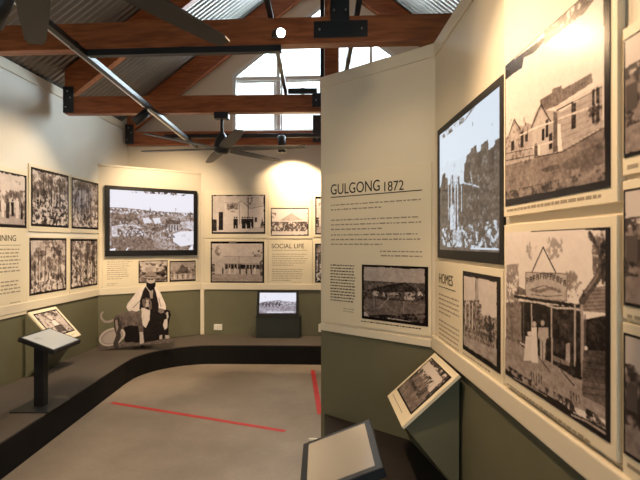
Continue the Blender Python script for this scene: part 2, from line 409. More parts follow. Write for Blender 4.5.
# corrugated roof sheets
def roof(side):
    Y0, Y1, pitch, n = -3.1, 6.85, .078, 8
    k = int((Y1 - Y0) / pitch * n); vs = []; fs = []
    for i in range(k + 1):
        y = Y0 + i * pitch / n; dz = .0115 * math.sin(2 * PI * i / n) + .012
        xe = -3.35 if side < 0 else 3.5
        for x in (xe, XC + side * .0): vs.append((x, y, roof_z(x) + dz))
    for i in range(k): fs.append((2 * i, 2 * i + 1, 2 * i + 3, 2 * i + 2))
    me = bpy.data.meshes.new('ceiling'); me.from_pydata(vs, [], fs); me.materials.append(M['roof'])
    for p in me.polygons: p.use_smooth = True
    o = bpy.data.objects.new('ceiling', me); C.objects.link(o)
    struct(o, 'corrugated steel roof lining, %s slope' % ('left' if side < 0 else 'right'))
roof(-1); roof(1)

# ------------------------------------------------------------------ roof trusses
BB, BT = 2.93, 3.115
def bolts(mb, pts, y):
    for x, z in pts: mb.tube((x, y, z), (x, y - .012, z), .007, n=8)
def truss(Yc, rz, label, plates, kp=True, xl=-2.93):
    t = thing('roof_truss', label, 'roof truss', (XC, Yc, 0), rz, 'timber roof trusses')
    hw = .045
    MB().box(xl, 2.93, -hw, hw, BB, BT).build('tie_beam', M['wood'], t, bevel=.004)
    for sg in (-1, 1):
        e = 2.96 if sg > 0 else -xl
        p = [(sg * e, ROOF_Z - PITCH * e - .34), (0, ROOF_Z - .34), (0, ROOF_Z - .004), (sg * e, ROOF_Z - PITCH * e - .004)]
        MB().prism(p, -hw + .002, hw - .002, 'y').build('rafter', M['wood'], t, bevel=.004)
    if kp: MB().box(-.07, .08, -hw + .004, hw - .004, BT, ROOF_Z - .38).build('king_post', M['wood'], t)
    for nm, x0, x1, z0, z1, bl in plates:
        o = MB().box(x0, x1, -hw - .008, -hw - .0002, z0, z1).build(nm, M['steel'], t, bevel=.002)
        if bl:
            for q_ in bl:
                b = MB(); bolts(b, [q_], -hw - .008); b.build('bolt', M['bolt'], o)
    return t
br = lambda x0, x1: ('wall_bracket', x0, x1, 2.94, 3.22, [(x0 + .03, 3.0), (x1 - .03, 3.1), (x0 + .05, 3.17)])
truss(3.285, -.058, 'nearest timber roof truss crossing above the partition, with black cross-shaped plate',
      [('joint_plate', -.16, .21, 2.965, 3.08, [(-.12, 3.02), (.17, 3.02)]), ('joint_plate', -.045, .085, 3.08, 3.42, [(-.02, 3.15), (.06, 3.15), (-.02, 3.3), (.06, 3.3)]), br(-2.93, -2.80)])
truss(4.98, -.03, 'middle timber roof truss crossing in front of the gable window, fan hung below it',
      [('joint_plate', -.20, .22, 2.98, 3.125, [(-.16, 3.05), (.18, 3.05)]), ('steel_strap', -.115, -.075, 3.125, 5.1, []), br(-2.862, -2.75)], xl=-2.85)
truss(6.575, -.03, 'rearmost timber roof truss close against the back wall',
      [('joint_plate', -.22, -.04, 2.95, 3.33, [(-.16, 3.0), (-.1, 3.25)]), br(-2.86, -2.74)], kp=False, xl=-2.84)

# ------------------------------------------------------------------ lighting tracks
def track(label, p, q, w=.034, h=.034, alu=True, group='lighting tracks'):
    p, q = Vector(p), Vector(q); d = q - p; L = d.length
    t = thing('lighting_track', label, 'lighting track', p, math.atan2(d.y, d.x), group)
    MB().box(0, L, -w / 2, w / 2, 0, h).build('track_body', M['steel'], t, bevel=.002)
    if alu: MB().box(.02, L - .02, w / 2, w / 2 + .020, .004, h - .006).build('track_channel', M['alu'], t)
    n = max(1, int(L / 1.2))
    for i in range(n): x = (i + .5) * L / n; MB().box(x - .02, x + .02, -w / 2 - .003, w / 2 + .003, -.001, h + .003).build('track_clip', M['steel'], t)
    return t
TZ = 2.885
track('long black and aluminium lighting track running back below the left ends of the beams', (-1.652, 1.2, TZ), (-1.735, 6.6, TZ), .04, .04)
track('black cross bar fixed under the nearest beam from the long track to the lit spotlight', (-1.66, 3.372, BB - .0446), (-.27, 3.292, BB - .0446), .05, .045, False)
track('black lighting track resting on the beams left of the centre post', (-.33, 1.6, BT + .002), (-.36, 5.02, BT + .002), .036, .036, False)
track('black lighting track resting on the beams right of the centre post', (.275, 1.6, BT + .002), (.235, 4.9, BT + .002), .036, .036, False)
track('short black bar on top of the middle beam joining the centre post', (-.335, 4.93, BT + .002), (-.03, 4.925, BT + .002), .04, .05, False)
track('black bar crossing just below the gable window', (-2.05, 6.22, 2.935), (2.2, 6.10, 2.935), .05, .05, False)

# ------------------------------------------------------------------ spotlights
def spotlight(label, top, base, d, lens, L=.16, r=.042, energy=0, size=60, blend=.6, col=(1, .74, .46), rad=.03, aim=None):
    """cylinder head hung from a track at 'top'; d = direction of the beam"""
    t = thing('track_spotlight', label, 'spotlight', top, 0, 'black track spotlights')
    T = Vector(top); B = Vector(base) - T; d = Vector(d).normalized()
    MB().box(-.03, .03, -.016, .016, -.014, -.0005).build('track_adapter', M['steel'], t)
    MB().tube((0, 0, -.014), B, .008, n=8).build('stem', M['steel'], t)
    h = MB(); a = B - d * L * .5; b = B + d * L * .5
    h.tube(a, b, r, r * 1.03, 24); h.tube(a - d * .012, a, r * .7, r, 24)
    hd = h.build('lamp_head', M['steel'], t, smooth=True)
    MB().tube(b - d * .001, b + d * .004, r * .86, n=24).build('lens', lens, hd)
    if energy:
        li = bpy.data.lights.new('spot_or_fill_beam', 'SPOT'); li.energy = energy; li.spot_size = math.radians(size); li.spot_blend = blend
        li.color = col; li.shadow_soft_size = rad
        lo = bpy.data.objects.new('spot_or_fill_beam', li); C.objects.link(lo); lo.parent = t
        lo.location = b + d * .012; lo.rotation_euler = d.to_track_quat('-Z', 'Y').to_euler()
    return t
E = 2.2
def aimv(p, q): return Vector(q) - Vector(p)
spotlight('black spotlight at the top left corner on the long track', (-1.66, 2.50, TZ), (-1.70, 2.50, 2.79), aimv((-1.70, 2.5, 2.79), (-2.95, 3.45, 1.75)), M['lensdim'], energy=34 * E, size=62, L=.2)
spotlight('black spotlight on the long track just in front of the middle beam', (-1.70, 4.62, TZ - .003), (-1.745, 4.58, 2.775), aimv((-1.745, 4.58, 2.775), (-2.70, 4.45, 1.95)), M['boxdark'], energy=13 * E, size=95)
spotlight('switched-on spotlight shining at the camera from the end of the nearest cross bar', (-.29, 3.12, 2.93), (-.27, 3.07, 2.92), aimv((-.27, 3.07, 2.92), (.45, .9, 2.05)), M['lens'], energy=10 * E, size=80, col=(1, .66, .36), L=.13, r=.031)
spotlight('small black spotlight hanging in front of the back wall below the gable window', (-.49, 6.15, 2.935), (-.49, 6.05, 2.82), Vector((.02, .08, -1)), M['boxdark'], energy=0, L=.20, r=.052)
spotlight('spotlight over the photographs at the right edge of the room', (.255, 1.9, BT), (.2, 1.86, 2.98), aimv((.2, 1.86, 2.98), (.75, 1.5, 1.7)), M['lensdim'], energy=7 * E, size=100)

def plain_spot(name, p, q, energy, size, blend=.5, col=(1, .74, .46), rad=.03):  # a lamp alone
    li = bpy.data.lights.new(name, 'SPOT'); li.energy = energy; li.spot_size = math.radians(size); li.spot_blend = blend; li.color = col; li.shadow_soft_size = rad
    lo = bpy.data.objects.new(name, li); C.objects.link(lo); lo.location = p
    lo.rotation_euler = aimv(p, q).to_track_quat('-Z', 'Y').to_euler()
plain_spot('spot_or_fill_beam', (-.42, 6.02, 2.80), (-.42, 6.60, 2.0), 105, 95, .35)
plain_spot('spot_or_fill_beam', (-1.70, 5.35, 2.84), (-2.1, 6.4, 1.9), 70, 95, .8)  # this and the spots below are extra fill lamps, added without fixtures
plain_spot('spot_or_fill_beam', (-1.65, 1.6, 2.85), (-2.4, 3.4, .2), 90, 100, .9)
plain_spot('spot_or_fill_beam', (.22, 1.2, 3.05), (.1, 3.3, 1.4), 20, 90, .9)
plain_spot('spot_or_fill_beam', (-1.66, 4.2, 2.86), (-2.35, 5.6, .65), 115, 62, .8)  # added to brighten the cut-out figure
plain_spot('spot_or_fill_beam', (-.36, 4.2, 3.08), (-1.0, 4.8, 0), 60, 110, .9)
plain_spot('spot_or_fill_beam', (-.36, 1.7, 3.06), (.72, 1.6, .85), 90, 90, .8, (1, .68, .41))  # added for broad warm light on the right wall
plain_spot('spot_or_fill_beam', (-.36, 2.4, 3.06), (.60, 3.0, .9), 17, 80, .8, (1, .74, .46))
ar = bpy.data.lights.new('window_daylight', 'AREA'); ar.shape = 'RECTANGLE'; ar.size = 2.3; ar.size_y = 1.5; ar.energy = 150; ar.color = (.78, .90, 1)
ao = bpy.data.objects.new('window_daylight', ar); C.objects.link(ao); ao.location = (.05, 7.05, 3.95); ao.rotation_euler = (math.radians(-80), 0, 0)

# ------------------------------------------------------------------ ceiling fans
def fan(label, hub, rod_top, azs, R=.9):
    t = thing('ceiling_fan', label, 'ceiling fan', hub, 0, 'ceiling fans')
    MB().box(-.075, .075, -.05, .05, rod_top - hub[2] - .07, rod_top - hub[2] - .001).build('ceiling_mount', M['steel'], t, bevel=.008)
    MB().tube((0, 0, .10), (0, 0, rod_top - hub[2] - .06), .016).build('down_rod', M['steel'], t)
    MB().lathe([(.03, .17), (.05, .13), (.075, .08), (.085, .02), (.085, -.02), (.06, -.045), (.02, -.05)]).build('motor_housing', M['steel'], t, smooth=True)
    for az in azs:
        a = math.radians(az); m = Matrix.Rotation(a, 4, 'Z')
        b = MB(); tw = -.10
        secs = [(.09, .03), (.16, .055), (.30, .065), (.60, .058), (R - .05, .045), (R, .030)]
        vs = []
        for x, hw in secs:
            for (yy, zz) in ((-hw, -.005), (hw, -.005), (hw, .005), (-hw, .005)):
                vs.append(m @ Vector((x, yy * math.cos(tw) - zz * math.sin(tw), yy * math.sin(tw) + zz * math.cos(tw))))
        fs = [(0, 1, 2, 3), tuple(range(len(vs) - 4, len(vs)))]
        for j in range(len(secs) - 1):
            for i in range(4): fs.append((4 * j + i, 4 * j + (i + 1) % 4, 4 * j + 4 + (i + 1) % 4, 4 * j + 4 + i))
        b.add(vs, fs).build('fan_blade', M['fan'], t)
fan('dark ceiling fan hanging below the middle beam', (-1.04, 4.98, 2.545), BB, [-8 + 60 * i for i in range(6)])
fan('dark ceiling fan at the top edge, only two blades in view', (-.93, 1.50, 2.53), 4.65, [120 - 60 * i for i in range(6)], .93)

# ------------------------------------------------------------------ plinths
PZ = .245
def arc(cx, cy, r, a0, a1, n=14): return [(cx + r * math.cos(math.radians(a0 + (a1 - a0) * i / n)), cy + r * math.sin(math.radians(a0 + (a1 - a0) * i / n))) for i in range(n + 1)]
edge = [(-2.26, -2.9), (-2.09, 3.1), (-2.14, 5.15)] + arc(-1.36, 5.24, .78, 178, 92, 12)[1:] + [(-.4, 6.0), (.6, 5.95), (3.05, 5.85)]
backp = [(3.05, 6.44), (-1.69, 6.70), (-2.80, 5.94), (-3.28, -2.9)]
pl = thing('display_plinth', 'low curved plinth with brown carpet top and black front along the left and back walls', 'plinth', (0, 0, 0))
MB().prism(edge + backp, PZ - .012, PZ, 'z').build('plinth_top', M['carpet'], pl)
ins = [(x - .0, y) for x, y in edge]
MB().prism(edge + backp, 0.0005, PZ - .0125, 'z').build('plinth_front', M['black'], pl)
pr = thing('display_plinth', 'low dark plinth in front of the partition under the right-hand photographs', 'plinth', (0, 0, 0))
rp = [(.035, 3.565), (.722, 2.972), (.79, .35), (.035, .35)]
MB().prism(rp, .2425, .255, 'z').build('plinth_top', M['darkcarpet'], pr)
MB().prism(rp, .0005, .242, 'z').build('plinth_front', M['black'], pr)

# red floor tapes
def tape(label, p, q, w=.045):
    p, q = Vector((*p, .0005)), Vector((*q, .0005)); d = q - p; L = d.length
    o = MB().box(0, L, -w / 2, w / 2, 0, .0012).build('floor_tape', M['red']); o.location = p; o.rotation_euler = (0, 0, math.atan2(d.y, d.x))
    tag(o, label, 'floor tape', 'red tapes on the floor')
tape('long red tape line crossing the middle of the concrete floor', (-2.02, 4.56), (-.285, 3.87))
tape('short red tape line running back beside the partition', (-.088, 5.72), (.0, 4.25), .05)

# ------------------------------------------------------------------ sockets
def socket(label, W, u0, v0, u1, v1):
    a, b, z0, z1 = W.rect(u0, v0, v1, u1, v0, v1)
    t = thing('power_socket', label, 'power socket', W.world(a, z0), W.rz, 'white wall sockets')
    MB().box(0, b - a, -.012, -.0005, 0, z1 - z0).build('socket_plate', M['socket'], t, bevel=.003)
    for f in (.2, .65): MB().box((b - a) * f, (b - a) * (f + .12), -.017, -.012, (z1 - z0) * .6, (z1 - z0) * .8).build('socket_switch', M['socket'], t)
socket('white power socket low on the back wall left of the small monitor', WB, 214, 324, 222.3, 330)
socket('white power socket on the back wall half hidden by the partition edge', WB, 318.5, 324, 326, 332)
# ------------------------------------------------------------------ generic print painters (0..1 coordinates are reached through unit())
def unit(r, fn):
    old = r.map; r.map = lambda x, y: (x, y); fn(r); r.map = old
def forest(seed, sky, ground, dark, trunks):
    def go(r):
        def fn(r):
            r.a[:] = .78; n = r.noise(9, 7, 4); n2 = r.noise(26, 22, 2)
            y = r.Y / r.h
            r.a += (n - .5) * .5
            den = np.clip((y - sky) / .25, 0, 1) * .75 + .25
            r.a -= den * (n2 > .52) * dark
            for i in range(trunks):
                x = random.random(); y0 = random.uniform(0, sky + .2); y1 = random.uniform(ground, ground + .12)
                r.line([(x, y0), (x + random.uniform(-.04, .04), y1)], random.uniform(1, 2.2), random.choice([.16, .25, .85]), .75)
                r.ell(x, y0 + .03, .07, .06, .22, .45)
            for i in range(9):
                x = random.random(); y = random.uniform(0, sky + .05); r.blobs([(x - .14, y - .1), (x + .14, y - .1), (x + .14, y + .14), (x - .14, y + .14)], .5, .28, 22, 20, .7)
            r.rough([(0, ground), (1, ground), (1, 1), (0, 1)], .22, 16, 24)
            for i in range(10):
                x, y = random.random(), random.uniform(ground, .95); r.line([(x, y), (x + random.uniform(-.2, .2), y + random.uniform(-.05, .05))], 1.2, random.choice([.2, .9]), .6)
            r.border(.02, .035, .025, .03, .05, .05)
        random.seed(seed); unit(r, fn)
    return go
def person_s(r, x, y, h, g, wd=.3):       # little standing figure, feet at (x, y)
    if h < 1:
        r.ell(x, y - h * .93, h * .05, h * .08, g); r.poly([(x - h * .08, y - h * .84), (x + h * .08, y - h * .84), (x + h * .06, y), (x - h * .06, y)], g); return
    r.ell(x, y - h * .93, h * .075, h * .08, g); r.poly([(x - h * .13, y - h * .84), (x + h * .13, y - h * .84), (x + h * wd * .5, y), (x - h * wd * .5, y)], g)

# ------------------------------------------------------------------ left wall boards
B = Board(WL, -60, 140, 345, 26.8, 181, 304.5, 'tall cream board headed MINING at the left edge, photograph above its text', 'boards on the left wall')
def p_mining(r):
    def fn(r):
        r.a[:] = .8; r.rough([(0, 0), (1, 0), (1, 1), (0, 1)], .08, 6, 5)
        r.blobs([(.1, .35), (1, .3), (1, .8), (0, .8)], .53, .3, 16, 8, .8); r.blobs([(.1, .1), (.9, .1), (.9, .5), (.1, .5)], .66, .35, 14, 10, .6)
        r.rect(0, .75, 1, 1, .6, .7)
        for i in range(9): person_s(r, .36 + .07 * i, .78 + .03 * (i % 3), .3 + .06 * (i % 2), [.1, .85, .2][i % 3])
        r.border(.01, .03, .02, .05, .05, .04)
    unit(r, fn)
B.pic(-50, 149, 232, 26.6, 184.6, 222.3, (130, 60), paint=p_mining)
B.title('MINING', -5, 241, 16, .056); B.rule(-5, 245.3, 20.7)
x0, zt = B.loc(-40, 250); x1, _ = B.loc(20.5, 250)
B.text(x0, x1, B.loc(10, 250)[1], 8, .034, .013, word=(.02, .06), gap=.012); B.text(x0, x1, B.loc(10, 250)[1] - .30, 5, .034, .013, word=(.02, .06), gap=.012)
B.text(x1 - .14, x1, B.loc(10, 250)[1] - .5, 2, .03, .009, name='caption_text', last=1)
zT = lambda u, v: WL.sz(u, v)[1]
zmid = (zT(30, 233.2) + zT(99, 233)) / 2
for (a, bb, lab, fo, i) in (
    ((29.2, 163.5, 231, 70, 173.5, 233), (31.3, 166.5, 224, 68.7, 176, 229.5), 'board with a dense bush photograph, upper left of the four on the left wall', forest(3, .25, .55, .55, 34), 0),
    ((71, 174.5, 233, 99.6, 181.5, 233), (71.8, 177, 227.7, 98.4, 183.5, 230.2), 'board with a pale open bush photograph, upper right of the four on the left wall', forest(4, .45, .62, .38, 22), 1),
    ((27, 236, 304, 69, 236.8, 295), (29.6, 237.6, 296.4, 66.4, 238.4, 289.3), 'board with a pale tree photograph, lower left of the four on the left wall', forest(5, .5, .72, .38, 26), 2),
    ((70, 236.8, 295, 99.4, 237.6, 290.3), (70.6, 238.5, 289, 97.4, 239.3, 285), 'board with a rocky slope photograph, lower right of the four on the left wall', forest(6, .3, .8, .42, 26), 3)):
    Bd = Board(WL, *a, lab, 'boards on the left wall')
    Bd.pic(*bb, (80, 96), paint=fo)

# ------------------------------------------------------------------ angled wall: large screen and board below
sl = WA.rect(105.2, 183.8, 256, 197.3, 192.2, 255.6, .05)
t = thing('wall_screen', 'large lit screen in a black frame on the angled wall above the man cut-out', 'screen', WA.world(sl[0], sl[2]), WA.rz, 'lit wall screens')
Wd, Hh = sl[1] - sl[0], sl[3] - sl[2]
def bezel(t, Wd, Hh, th, bw, res, paint, bl=None, br_=None, bt=None, bb=None, m='plastic', **kw):
    bl = bw if bl is None else bl; br_ = bw if br_ is None else br_; bt = bw if bt is None else bt; bb = bw if bb is None else bb
    MB().box(0, Wd, -th + .0079, -.001, 0, Hh).build('screen_body', M[m], t, bevel=.003)
    f = MB(); y0, y1 = -th - .004, -th + .0079
    f.box(0, bl, y0, y1, 0, Hh); f.box(Wd - br_, Wd, y0, y1, 0, Hh); f.box(bl, Wd - br_, y0, y1, 0, bb); f.box(bl, Wd - br_, y0, y1, Hh - bt, Hh)
    f.build('screen_frame', M[m], t, bevel=.002)
    r = Raster(res[0], res[1], .9); paint(r); r.a += (r.noise(res[0] / 3, res[1] / 3, 2) - .5) * .5 * (r.a < .9) * (r.a > .1)
    return sheet('screen_image', r, (Wd - bl - br_, Hh - bb - bt), M['screen'], t, Matrix.Translation((bl, -th, bb)), **kw)
def p_town(r):     # wide view over a goldfield town
    s = lambda pts: [((x - 50) / 515, (y - 45) / 395) for x, y in pts]
    r.a[:] = 1.0
    r.poly(s([(50, 175), (565, 180), (565, 440), (50, 440)]), .55)
    r.rough(s([(50, 185), (565, 185), (565, 440), (50, 440)]), .33, 26, 18)
    r.poly(s([(50, 160), (150, 162), (280, 172), (420, 178), (565, 178), (565, 192), (50, 190)]), .32, .8)
    r.blobs(s([(50, 165), (565, 175), (565, 200), (50, 195)]), .55, .95, 60, 30, .8)
    r.poly(s([(280, 178), (285, 148), (292, 178)]), .25); r.line(s([(445, 178), (447, 150)]), 1.5, .6)
    r.poly(s([(60, 200), (165, 205), (165, 262), (60, 275)]), .3, .6); r.rough(s([(60, 200), (165, 205), (165, 262), (60, 275)]), .15, 40, 30)
    r.poly(s([(60, 285), (130, 268), (215, 275), (250, 300), (240, 350), (60, 350)]), .85, .85)
    r.blobs(s([(60, 285), (240, 275), (240, 350), (60, 350)]), .52, .4, 24, 22, .8)
    for k in range(5):
        a = [(195 + 52 * math.cos(q), 345 + 52 * math.sin(q)) for q in np.linspace(PI, 2 * PI, 16)]
    r.line(s(a), 2, .15); r.line(s([(195 + 34 * math.cos(q), 345 + 34 * math.sin(q)) for q in np.linspace(PI, 2 * PI, 16)]), 1.4, .25)
    for q in np.linspace(PI, 2 * PI, 7): r.line(s([(195, 345), (195 + 52 * math.cos(q), 345 + 52 * math.sin(q))]), 1.2, .25)
    r.blobs(s([(60, 195), (560, 195), (560, 430), (60, 430)]), .60, .16, 34, 28, .8); r.blobs(s([(60, 250), (560, 250), (560, 430), (60, 430)]), .66, .95, 40, 32, .8)
    r.poly(s([(240, 225), (275, 218), (300, 250), (250, 262)]), .92); r.poly(s([(300, 225), (345, 218), (352, 255), (315, 262)]), .95)
    r.poly(s([(385, 240), (420, 228), (470, 236), (478, 262), (390, 262)]), .3); r.rect(*s([(395, 262)])[0], *s([(470, 305)])[0], .7)
    for x in (400, 418, 436, 455): r.rect(*s([(x, 266)])[0], *s([(x + 8, 305)])[0], .2)
    r.blobs(s([(230, 250), (380, 250), (380, 340), (230, 340)]), .56, .15, 26, 26, .8)
    r.poly(s([(480, 245), (550, 235), (565, 240), (565, 300), (490, 280)]), .85, .8); r.line(s([(545, 170), (545, 240)]), 1.6, .25)
    r.poly(s([(425, 330), (470, 310), (565, 305), (565, 400), (480, 415), (430, 380)]), .97); r.blobs(s([(425, 330), (565, 305), (565, 400), (430, 400)]), .64, .75, 20, 16, .7)
    r.line(s([(390, 350), (440, 350), (425, 335)]), 2, .12)
    r.poly(s([(60, 350), (240, 345), (330, 380), (290, 440), (60, 440)]), .38, .8); r.rough(s([(60, 350), (240, 345), (330, 380), (290, 440), (60, 440)]), .12, 30, 20)
    r.poly(s([(300, 350), (400, 350), (440, 400), (400, 435), (310, 420)]), .62, .6)
    r.poly(s([(50, 430), (85, 422), (80, 440), (50, 440)]), 1); r.poly(s([(150, 422), (160, 420), (148, 440), (140, 440)]), 1); r.poly(s([(548, 410), (560, 405), (558, 440), (530, 440)]), 1)
    r.blobs(s([(180, 45), (540, 45), (540, 62), (180, 58)]), .55, .1, 30, 10, 1)
bezel(t, Wd, Hh, .05, .06, (200, 140), p_town, bl=.055, br_=.055, bt=.05, bb=.075, lo=(.05, .03, .03), mid=(.30, .20, .15), hi=(.90, .88, .97))
B = Board(WA, 102.3, 259, 289, 197.3, 259, 286, 'wide cream board below the large screen with text and two small photographs', 'boards on the angled wall')
def p_hut(r):
    def fn(r):
        r.a[:] = .75; r.rough([(0, 0), (1, 0), (1, 1), (0, 1)], .15, 8, 8)
        r.blobs([(0, .15), (1, .1), (1, .95), (0, .95)], .5, .25, 9, 9, .85); r.poly([(.1, .5), (.35, .25), (.6, .3), (.8, .45), (.5, .5)], .75, .7); r.poly([(.15, .55), (.9, .5), (.9, .95), (.1, .95)], .22, .7)
        r.poly([(0, .75), (.5, .6), (1, .8), (1, 1), (0, 1)], .5, .6); r.blobs([(.6, .3), (1, .2), (1, .9), (.6, .9)], .5, .12, 12, 12, .8); r.border(.03, .04, .03, .04, .05, .04)
    unit(r, fn)
def p_palace(r):
    def fn(r):
        r.a[:] = .62; r.rough([(0, 0), (1, 0), (1, 1), (0, 1)], .08, 6, 6)
        r.poly([(.3, .6), (.42, .25), (.5, .18), (.6, .3), (.68, .3), (.75, .6)], .35, .9); r.blobs([(0, .45), (1, .4), (1, .75), (0, .75)], .48, .28, 14, 10, .8)
        r.rect(0, .62, 1, .9, .72, .6)
        for i in range(9): person_s(r, .1 + .1 * i, .86, .22, .85 if i % 2 else .3)
        r.border(.03, .05, .03, .08, .05, .04)
    unit(r, fn)
B.pic(138.6, 260.3, 283, 167.6, 260.6, 281.9, (56, 46), paint=p_hut)
B.pic(169.6, 260.6, 281.8, 195.6, 260.9, 280.9, (56, 46), paint=p_palace)
x0, z = B.loc(107, 262.5); x1, _ = B.loc(134, 262.5)
B.text(x0, x1, z, 9, .027, .008, ragged=.9, word=(.015, .05)); B.text(x0, x0 + .14, z - .275, 2, .02, .006, name='caption_text')

# ------------------------------------------------------------------ back wall boards
def p_signwriter(r):
    def fn(r):
        r.a[:] = .83; r.poly([(0, 0), (1, 0), (1, .3), (0, .5)], .78); r.rough([(0, 0), (1, 0), (1, 1), (0, 1)], .05, 8, 6)
        r.poly([(.25, .45), (.25, .18), (.52, .2), (.56, .18), (.7, .35), (.98, .3), (.98, .82), (.2, .9)], .86)
        r.line([(.25, .2), (.5, .22), (.56, .16), (.72, .36), (.98, .28)], 1.2, .5)
        r.rect(.28, .22, .5, .38, .5, .7); r.blobs([(.28, .22), (.5, .22), (.48, .48), (.32, .45)], .48, .2, 30, 22, .8)
        r.rect(.14, .44, .22, .9, .14); r.rect(.03, .62, .1, .92, .2); r.line([(.52, .25), (.52, .75)], 1.4, .35); r.line([(.68, .1), (.68, .6)], 1.6, .35)
        r.blobs([(.62, .02), (.78, .02), (.74, .3), (.62, .3)], .5, .25, 22, 18, .85)
        for x in (.43, .47, .58, .62, .67, .71, .76): person_s(r, x, .86, .3, .15)
        r.rect(.8, .58, .85, .7, .3); r.poly([(.9, .85), (.94, .6), (.99, .85)], .25); r.poly([(.7, .85), (1, .78), (1, 1), (.6, 1)], .66, .6)
        r.border(.02, .025, .025, .04, .06, .02)
    unit(r, fn)
def p_store(r):
    def fn(r):
        r.a[:] = .76; r.rough([(0, 0), (1, 0), (1, 1), (0, 1)], .05, 8, 6)
        r.poly([(.1, .5), (.25, .36), (.9, .38), (.93, .52), (.1, .52)], .72); r.line([(.24, .36), (.9, .38)], 1, .5); r.line([(.26, .55), (.93, .54)], 1.4, .4)
        r.rect(.27, .56, .9, .67, .2); r.rect(.57, .56, .62, .76, .06); r.rect(.27, .67, .93, .77, .68)
        for x in (.33, .38, .44, .5, .66, .72, .78, .84): r.line([(x, .56), (x, .76)], 1.2, .75)
        for x, g in ((.23, .15), (.36, .85), (.46, .8), (.55, .2), (.67, .2), (.76, .3), (.82, .85)): person_s(r, x, .8, .17, g)
        r.rect(0, .79, 1, 1, .55, .8); r.rough([(0, .78), (1, .78), (1, 1), (0, 1)], .08, 12, 20)
        r.blobs([(.06, .1), (.22, .1), (.22, .4), (.06, .35)], .5, .35, 22, 22, .7); r.blobs([(.76, .2), (.95, .2), (.98, .4), (.8, .38)], .48, .25, 22, 22, .8); r.blobs([(.9, .4), (1, .4), (1, .85), (.9, .85)], .4, .2, 22, 22, .8)
        r.blobs([(0, .55), (.08, .55), (.08, .8), (0, .8)], .4, .2, 22, 22, .8); r.line([(.53, .38), (.53, .62)], 1.2, .4)
        r.rect(.0, .0, 1, .06, .06); r.rect(.35, .01, .48, .05, .7); r.border(.025, .03, .03, .03, .05, .02)
    unit(r, fn)
def p_tentcrowd(r):
    def fn(r):
        r.a[:] = .88; r.poly([(.22, .48), (.42, .3), (.55, .18), (.72, .35), (.85, .45)], .68); r.rect(.12, .46, .9, .58, .85)
        r.blobs([(.02, .5), (.98, .5), (.98, .84), (.02, .84)], .4, .25, 26, 14, .85); r.rect(0, .84, 1, 1, .8, .6); r.blobs([(0, .1), (.15, .1), (.1, .8), (0, .8)], .5, .35, 12, 12, .7)
        r.rect(.8, .5, .9, .56, .3); r.border(.02, .04, .02, .03, .06, .03)
    unit(r, fn)
def p_strip(r):
    def fn(r): r.a[:] = .75; r.blobs([(0, .0), (1, .0), (1, 1), (0, 1)], .5, .25, 8, 12, .8); r.rect(.1, .5, .6, .95, .55, .6); r.border(.05, .05, .03, .05, .05, .02)
    unit(r, fn)
Bk = 'boards on the back wall'
B = Board(WB, 205, 190.5, 238.3, 267.3, 190.5, 237.6, 'board with a photograph of a shop front and signboard, top left on the back wall', Bk); B.pic(211.6, 194.9, 233.8, 265.2, 194.9, 233.8, (110, 80), paint=p_signwriter)
B = Board(WB, 205, 239.6, 286.8, 267.3, 239.4, 286.4, 'board with a photograph of a long verandah store, bottom left on the back wall', Bk); B.pic(210.6, 241.2, 282.8, 264.2, 241.6, 282.6, (110, 84), paint=p_store)
B = Board(WB, 268.6, 198, 238.6, 311.8, 198, 238.2, 'board with a small photograph of a crowd before a tent, above the SOCIAL LIFE text', Bk); B.pic(270.8, 207.8, 235.6, 308.6, 207.8, 235.6, (84, 62), paint=p_tentcrowd)
B = Board(WB, 268.6, 240, 286.8, 312.6, 240, 286.4, 'cream text board headed SOCIAL LIFE', Bk)
B.title('SOCIAL LIFE', 271.6, 248.3, 304, .064); B.rule(271.6, 250.3, 307.4)
x0, z = B.loc(272, 254.5); x1, _ = B.loc(307.5, 254.5)
B.text(x0, x1, z, 6, .031, .009, word=(.015, .05)); B.text(x0, x1 - .06, z - .215, 6, .031, .009, word=(.015, .05)); B.text(x1 - .22, x1, z - .40, 1, .02, .007, name='caption_text')
B = Board(WB, 313.4, 190.5, 238.3, 372, 190.5, 235, 'upper board at the partition edge, mostly hidden behind it', Bk); B.pic(315.2, 196.4, 235.6, 366, 196.4, 233, (100, 76), paint=p_store)
B = Board(WB, 313.8, 239.6, 286.8, 372, 239.4, 286, 'lower board at the partition edge, mostly hidden behind it', Bk); B.pic(315.0, 243.6, 283.6, 366, 243.6, 282, (100, 80), paint=forest(11, .3, .6, .5, 20))

# ------------------------------------------------------------------ partition board
B = Board(WP, 323.4, 174.6, 322.4, 431.4, 162.6, 335.4, 'large cream text board headed GULGONG 1872 on the partition', 'boards on the partition', th=.010)
B.title('GULGONG', 330.9, 194.9, 379.8, .077).location.y -= .0005
B.title('1872', 384.3, 191.5, 403.8, .066)
a, za_ = B.loc(331, 197.2); b, _ = B.loc(422, 190)
MB().box(a, b, -.0115, -.0098, za_ - .005, za_ + .001).build('underline', M['ink'], B.t)
_, zb_ = B.loc(331, 206); x0 = a
for n, dv in ((2, 0), (3, .112), (3, .222)):
    B.text(x0, b, zb_ - dv, n, .0345, .009, m='inksoft', ragged=.1, word=(.012, .05), gap=.009)
xr_, zr_ = B.loc(423, 252.5); B.text(b - .33, b, zr_, 2, .030, .009, right=True, ragged=.4, last=.95, name='credit_text', gap=.008)
xc, zc = B.loc(330.5, 265.5); xe, _ = B.loc(355.5, 265)
B.text(xc, xe, zc, 13, .0217, .008, m='ink', ragged=.15, gap=.007, last=.95, word=(.01, .03))
B.text(xe - .11, xe, zc - .315, 2, .018, .006, name='credit_text', last=.9)
xk, zk = B.loc(361, 321); xm, _ = B.loc(421, 328); B.text(xk, xm, zk - .003, 1, .01, .007, name='caption_text', last=1, m='ink', word=(.008, .03), gap=.006)
